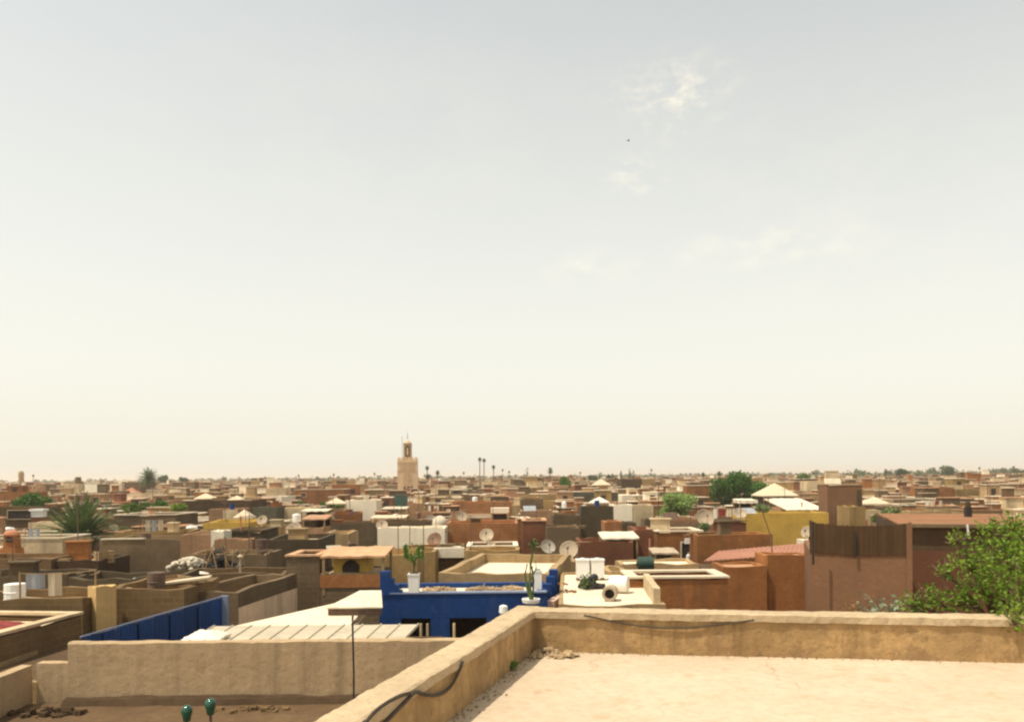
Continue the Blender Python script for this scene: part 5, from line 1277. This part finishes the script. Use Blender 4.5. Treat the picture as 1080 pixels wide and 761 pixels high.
# ------------------------------------------------------------------ labels that single each thing out
def where(P):
    px, py = pix(P)
    d, m = min(((abs(px - a), (a, t)) for a, t in MARKS))
    s = 'left of' if px < m[0] - 12 else 'right of' if px > m[0] + 12 else 'near'
    return s + ' ' + m[1], px, py
WORDS = ['first', 'second', 'third', 'fourth', 'fifth', 'sixth', 'seventh', 'eighth', 'ninth', 'tenth', 'eleventh', 'twelfth', 'thirteenth', 'fourteenth', 'fifteenth', 'sixteenth', 'seventeenth', 'eighteenth', 'nineteenth', 'twentieth']
pool = {}
for o, auto, P in THINGS:
    if not auto: continue
    wh, px, py = where(P)
    dist = 'nearer' if P.y < 130 else 'distant' if P.y > 190 else ''
    lab = ((dist + ' ') if dist else '') + o['label'] + ' ' + wh
    pool.setdefault(lab, []).append((px, o))
for lab, lst in pool.items():
    if len(lst) == 1: lst[0][1]['label'] = lab; continue
    lst.sort(key=lambda t: t[0])
    for i, (px, o) in enumerate(lst):
        nm = 'leftmost' if i == 0 else 'rightmost' if i == len(lst) - 1 else WORDS[i] + ' leftmost'
        o['label'] = nm + ' ' + lab
if __name__ == '__main__':
    seen = {}
    for o, a, P in THINGS:
        n_ = len(o['label'].split())
        if n_ < 4 or n_ > 16: print('LABEL LEN', n_, o['label'])
        if o['label'] in seen: print('SAME LABEL', o['label'])
        seen[o['label']] = 1
        if not a:
            pass
    print('HOUSES', NHAND, nind, len(far), 'THINGS', len(THINGS))

# ================================================================== AIR, SKY, SUN, CAMERA
hz = MB(); hz.box(-9400, 9400, -220, 9400, -1, 32)
hm = bpy.data.materials.new('haze'); hm.use_nodes = True; nt = hm.node_tree
nt.nodes.remove(nt.nodes['Principled BSDF'])
pv = nt.nodes.new('ShaderNodeVolumePrincipled'); pv.inputs['Color'].default_value = (.93, .88, .8, 1); pv.inputs['Density'].default_value = .0003
pv.inputs['Anisotropy'].default_value = .3
nt.links.new(pv.outputs[0], nt.nodes['Material Output'].inputs['Volume'])
MATS['haze'] = hm
o = hz.build('haze', 'haze'); o['kind'] = 'stuff'

SUN_EL, SUN_AZ = RAD(65), math.atan2(-.9, -.42)       # azimuth from +Y towards +X
sd = V((math.sin(SUN_AZ) * math.cos(SUN_EL), math.cos(SUN_AZ) * math.cos(SUN_EL), math.sin(SUN_EL)))
sl = bpy.data.lights.new('sun', 'SUN'); sl.energy = 3.6; sl.angle = RAD(.5); sl.color = (1, .92, .78)
so = bpy.data.objects.new('sun', sl); COL.objects.link(so); so.rotation_euler = (-sd).to_track_quat('-Z', 'Y').to_euler(); so.location = (0, 0, 60)

w = bpy.data.worlds.new('World'); S.world = w; w.use_nodes = True; nt = w.node_tree
bg = nt.nodes['Background']
sk = nt.nodes.new('ShaderNodeTexSky'); sk.sky_type = 'NISHITA'; sk.sun_disc = False
sk.sun_elevation = SUN_EL; sk.sun_rotation = SUN_AZ; sk.air_density = 1.0; sk.dust_density = 2.2; sk.ozone_density = 1.0; sk.altitude = 400
hs = nt.nodes.new('ShaderNodeHueSaturation'); hs.inputs['Saturation'].default_value = .42; hs.inputs['Value'].default_value = 1.0
L(nt, sk.outputs[0], hs.inputs['Color'])
skyc = mix(nt, 1.0, hs.outputs[0], (1.14, 1.12, .99, 1), 'MULTIPLY')
geo = nt.nodes.new('ShaderNodeTexCoord'); sz = nt.nodes.new('ShaderNodeSeparateXYZ'); L(nt, geo.outputs['Generated'], sz.inputs[0])
skyc = mix(nt, ramp(nt, sz.outputs[2], .0, .5, (.85, .85, .85, 1), (.24, .24, .24, 1)), skyc, (4.72, 4.5, 3.85, 1))
# thin high clouds, fixed in the sky by direction
def cloud(col, px, py, wpx, hpx, sc, amt, thr):
    d = ray(px, py).normalized(); e1 = V((1, 0, 0)); e2 = d.cross(e1).normalized()
    dx = nt.nodes.new('ShaderNodeVectorMath'); dx.operation = 'SUBTRACT'; dx.inputs[1].default_value = d; L(nt, geo.outputs['Generated'], dx.inputs[0])
    mp = nt.nodes.new('ShaderNodeVectorMath'); mp.operation = 'MULTIPLY'; mp.inputs[1].default_value = (F / wpx, F / wpx, F / hpx); L(nt, dx.outputs[0], mp.inputs[0])
    ln = nt.nodes.new('ShaderNodeVectorMath'); ln.operation = 'LENGTH'; L(nt, mp.outputs[0], ln.inputs[0])
    mask = ramp(nt, ln.outputs['Value'], .15, 1.0, (1, 1, 1, 1), (0, 0, 0, 1))
    n1 = noise(nt, geo.outputs['Generated'], sc, 8, .62, (1, 1, 1.9))
    cl = ramp(nt, n1, thr, thr + .22)
    m1 = nt.nodes.new('ShaderNodeMath'); m1.operation = 'MULTIPLY'; L(nt, mask, m1.inputs[0]); L(nt, cl, m1.inputs[1])
    m2 = nt.nodes.new('ShaderNodeMath'); m2.operation = 'MULTIPLY'; m2.inputs[1].default_value = amt; L(nt, m1.outputs[0], m2.inputs[0])
    br = mix(nt, 1.0, col, (1.3, 1.22, 1.1, 1), 'MULTIPLY')
    return mix(nt, m2.outputs[0], col, br)
skyc = cloud(skyc, 716, 100, 66, 46, 44, 1.0, .46)
skyc = cloud(skyc, 700, 96, 90, 30, 70, .5, .48)
skyc = cloud(skyc, 668, 185, 40, 24, 50, .8, .46)
skyc = cloud(skyc, 810, 260, 120, 24, 26, .55, .44)
skyc = cloud(skyc, 620, 283, 70, 24, 26, .45, .44)
skyc = cloud(skyc, 420, 120, 330, 160, 9, .14, .4)
skyc = cloud(skyc, 860, 200, 260, 140, 12, .16, .42)
L(nt, skyc, bg.inputs['Color']); bg.inputs['Strength'].default_value = .15

cd = bpy.data.cameras.new('camera'); co = bpy.data.objects.new('camera', cd); COL.objects.link(co)
Rr = V((CR, 0, -SR)); Ur = V((SR, 0, CR)); Fw = V((0, 1, 0))
mw = Matrix((Rr, Ur, -Fw)).transposed().to_4x4(); mw.translation = (0, 0, CZ)
co.matrix_world = mw
cd.sensor_width = 36; cd.lens = 36 * F / W; cd.shift_y = (HY - H_ / 2) / W; cd.clip_end = 30000; cd.clip_start = .1
S.camera = co
S.view_settings.view_transform = 'Standard'; S.view_settings.look = 'None'; S.view_settings.exposure = 0.4; S.view_settings.gamma = 1
S.cycles.max_bounces = 6; S.cycles.diffuse_bounces = 4; S.cycles.volume_bounces = 1; S.cycles.transparent_max_bounces = 4
S.cycles.use_denoising = True
S.cycles.filter_width = 2.3
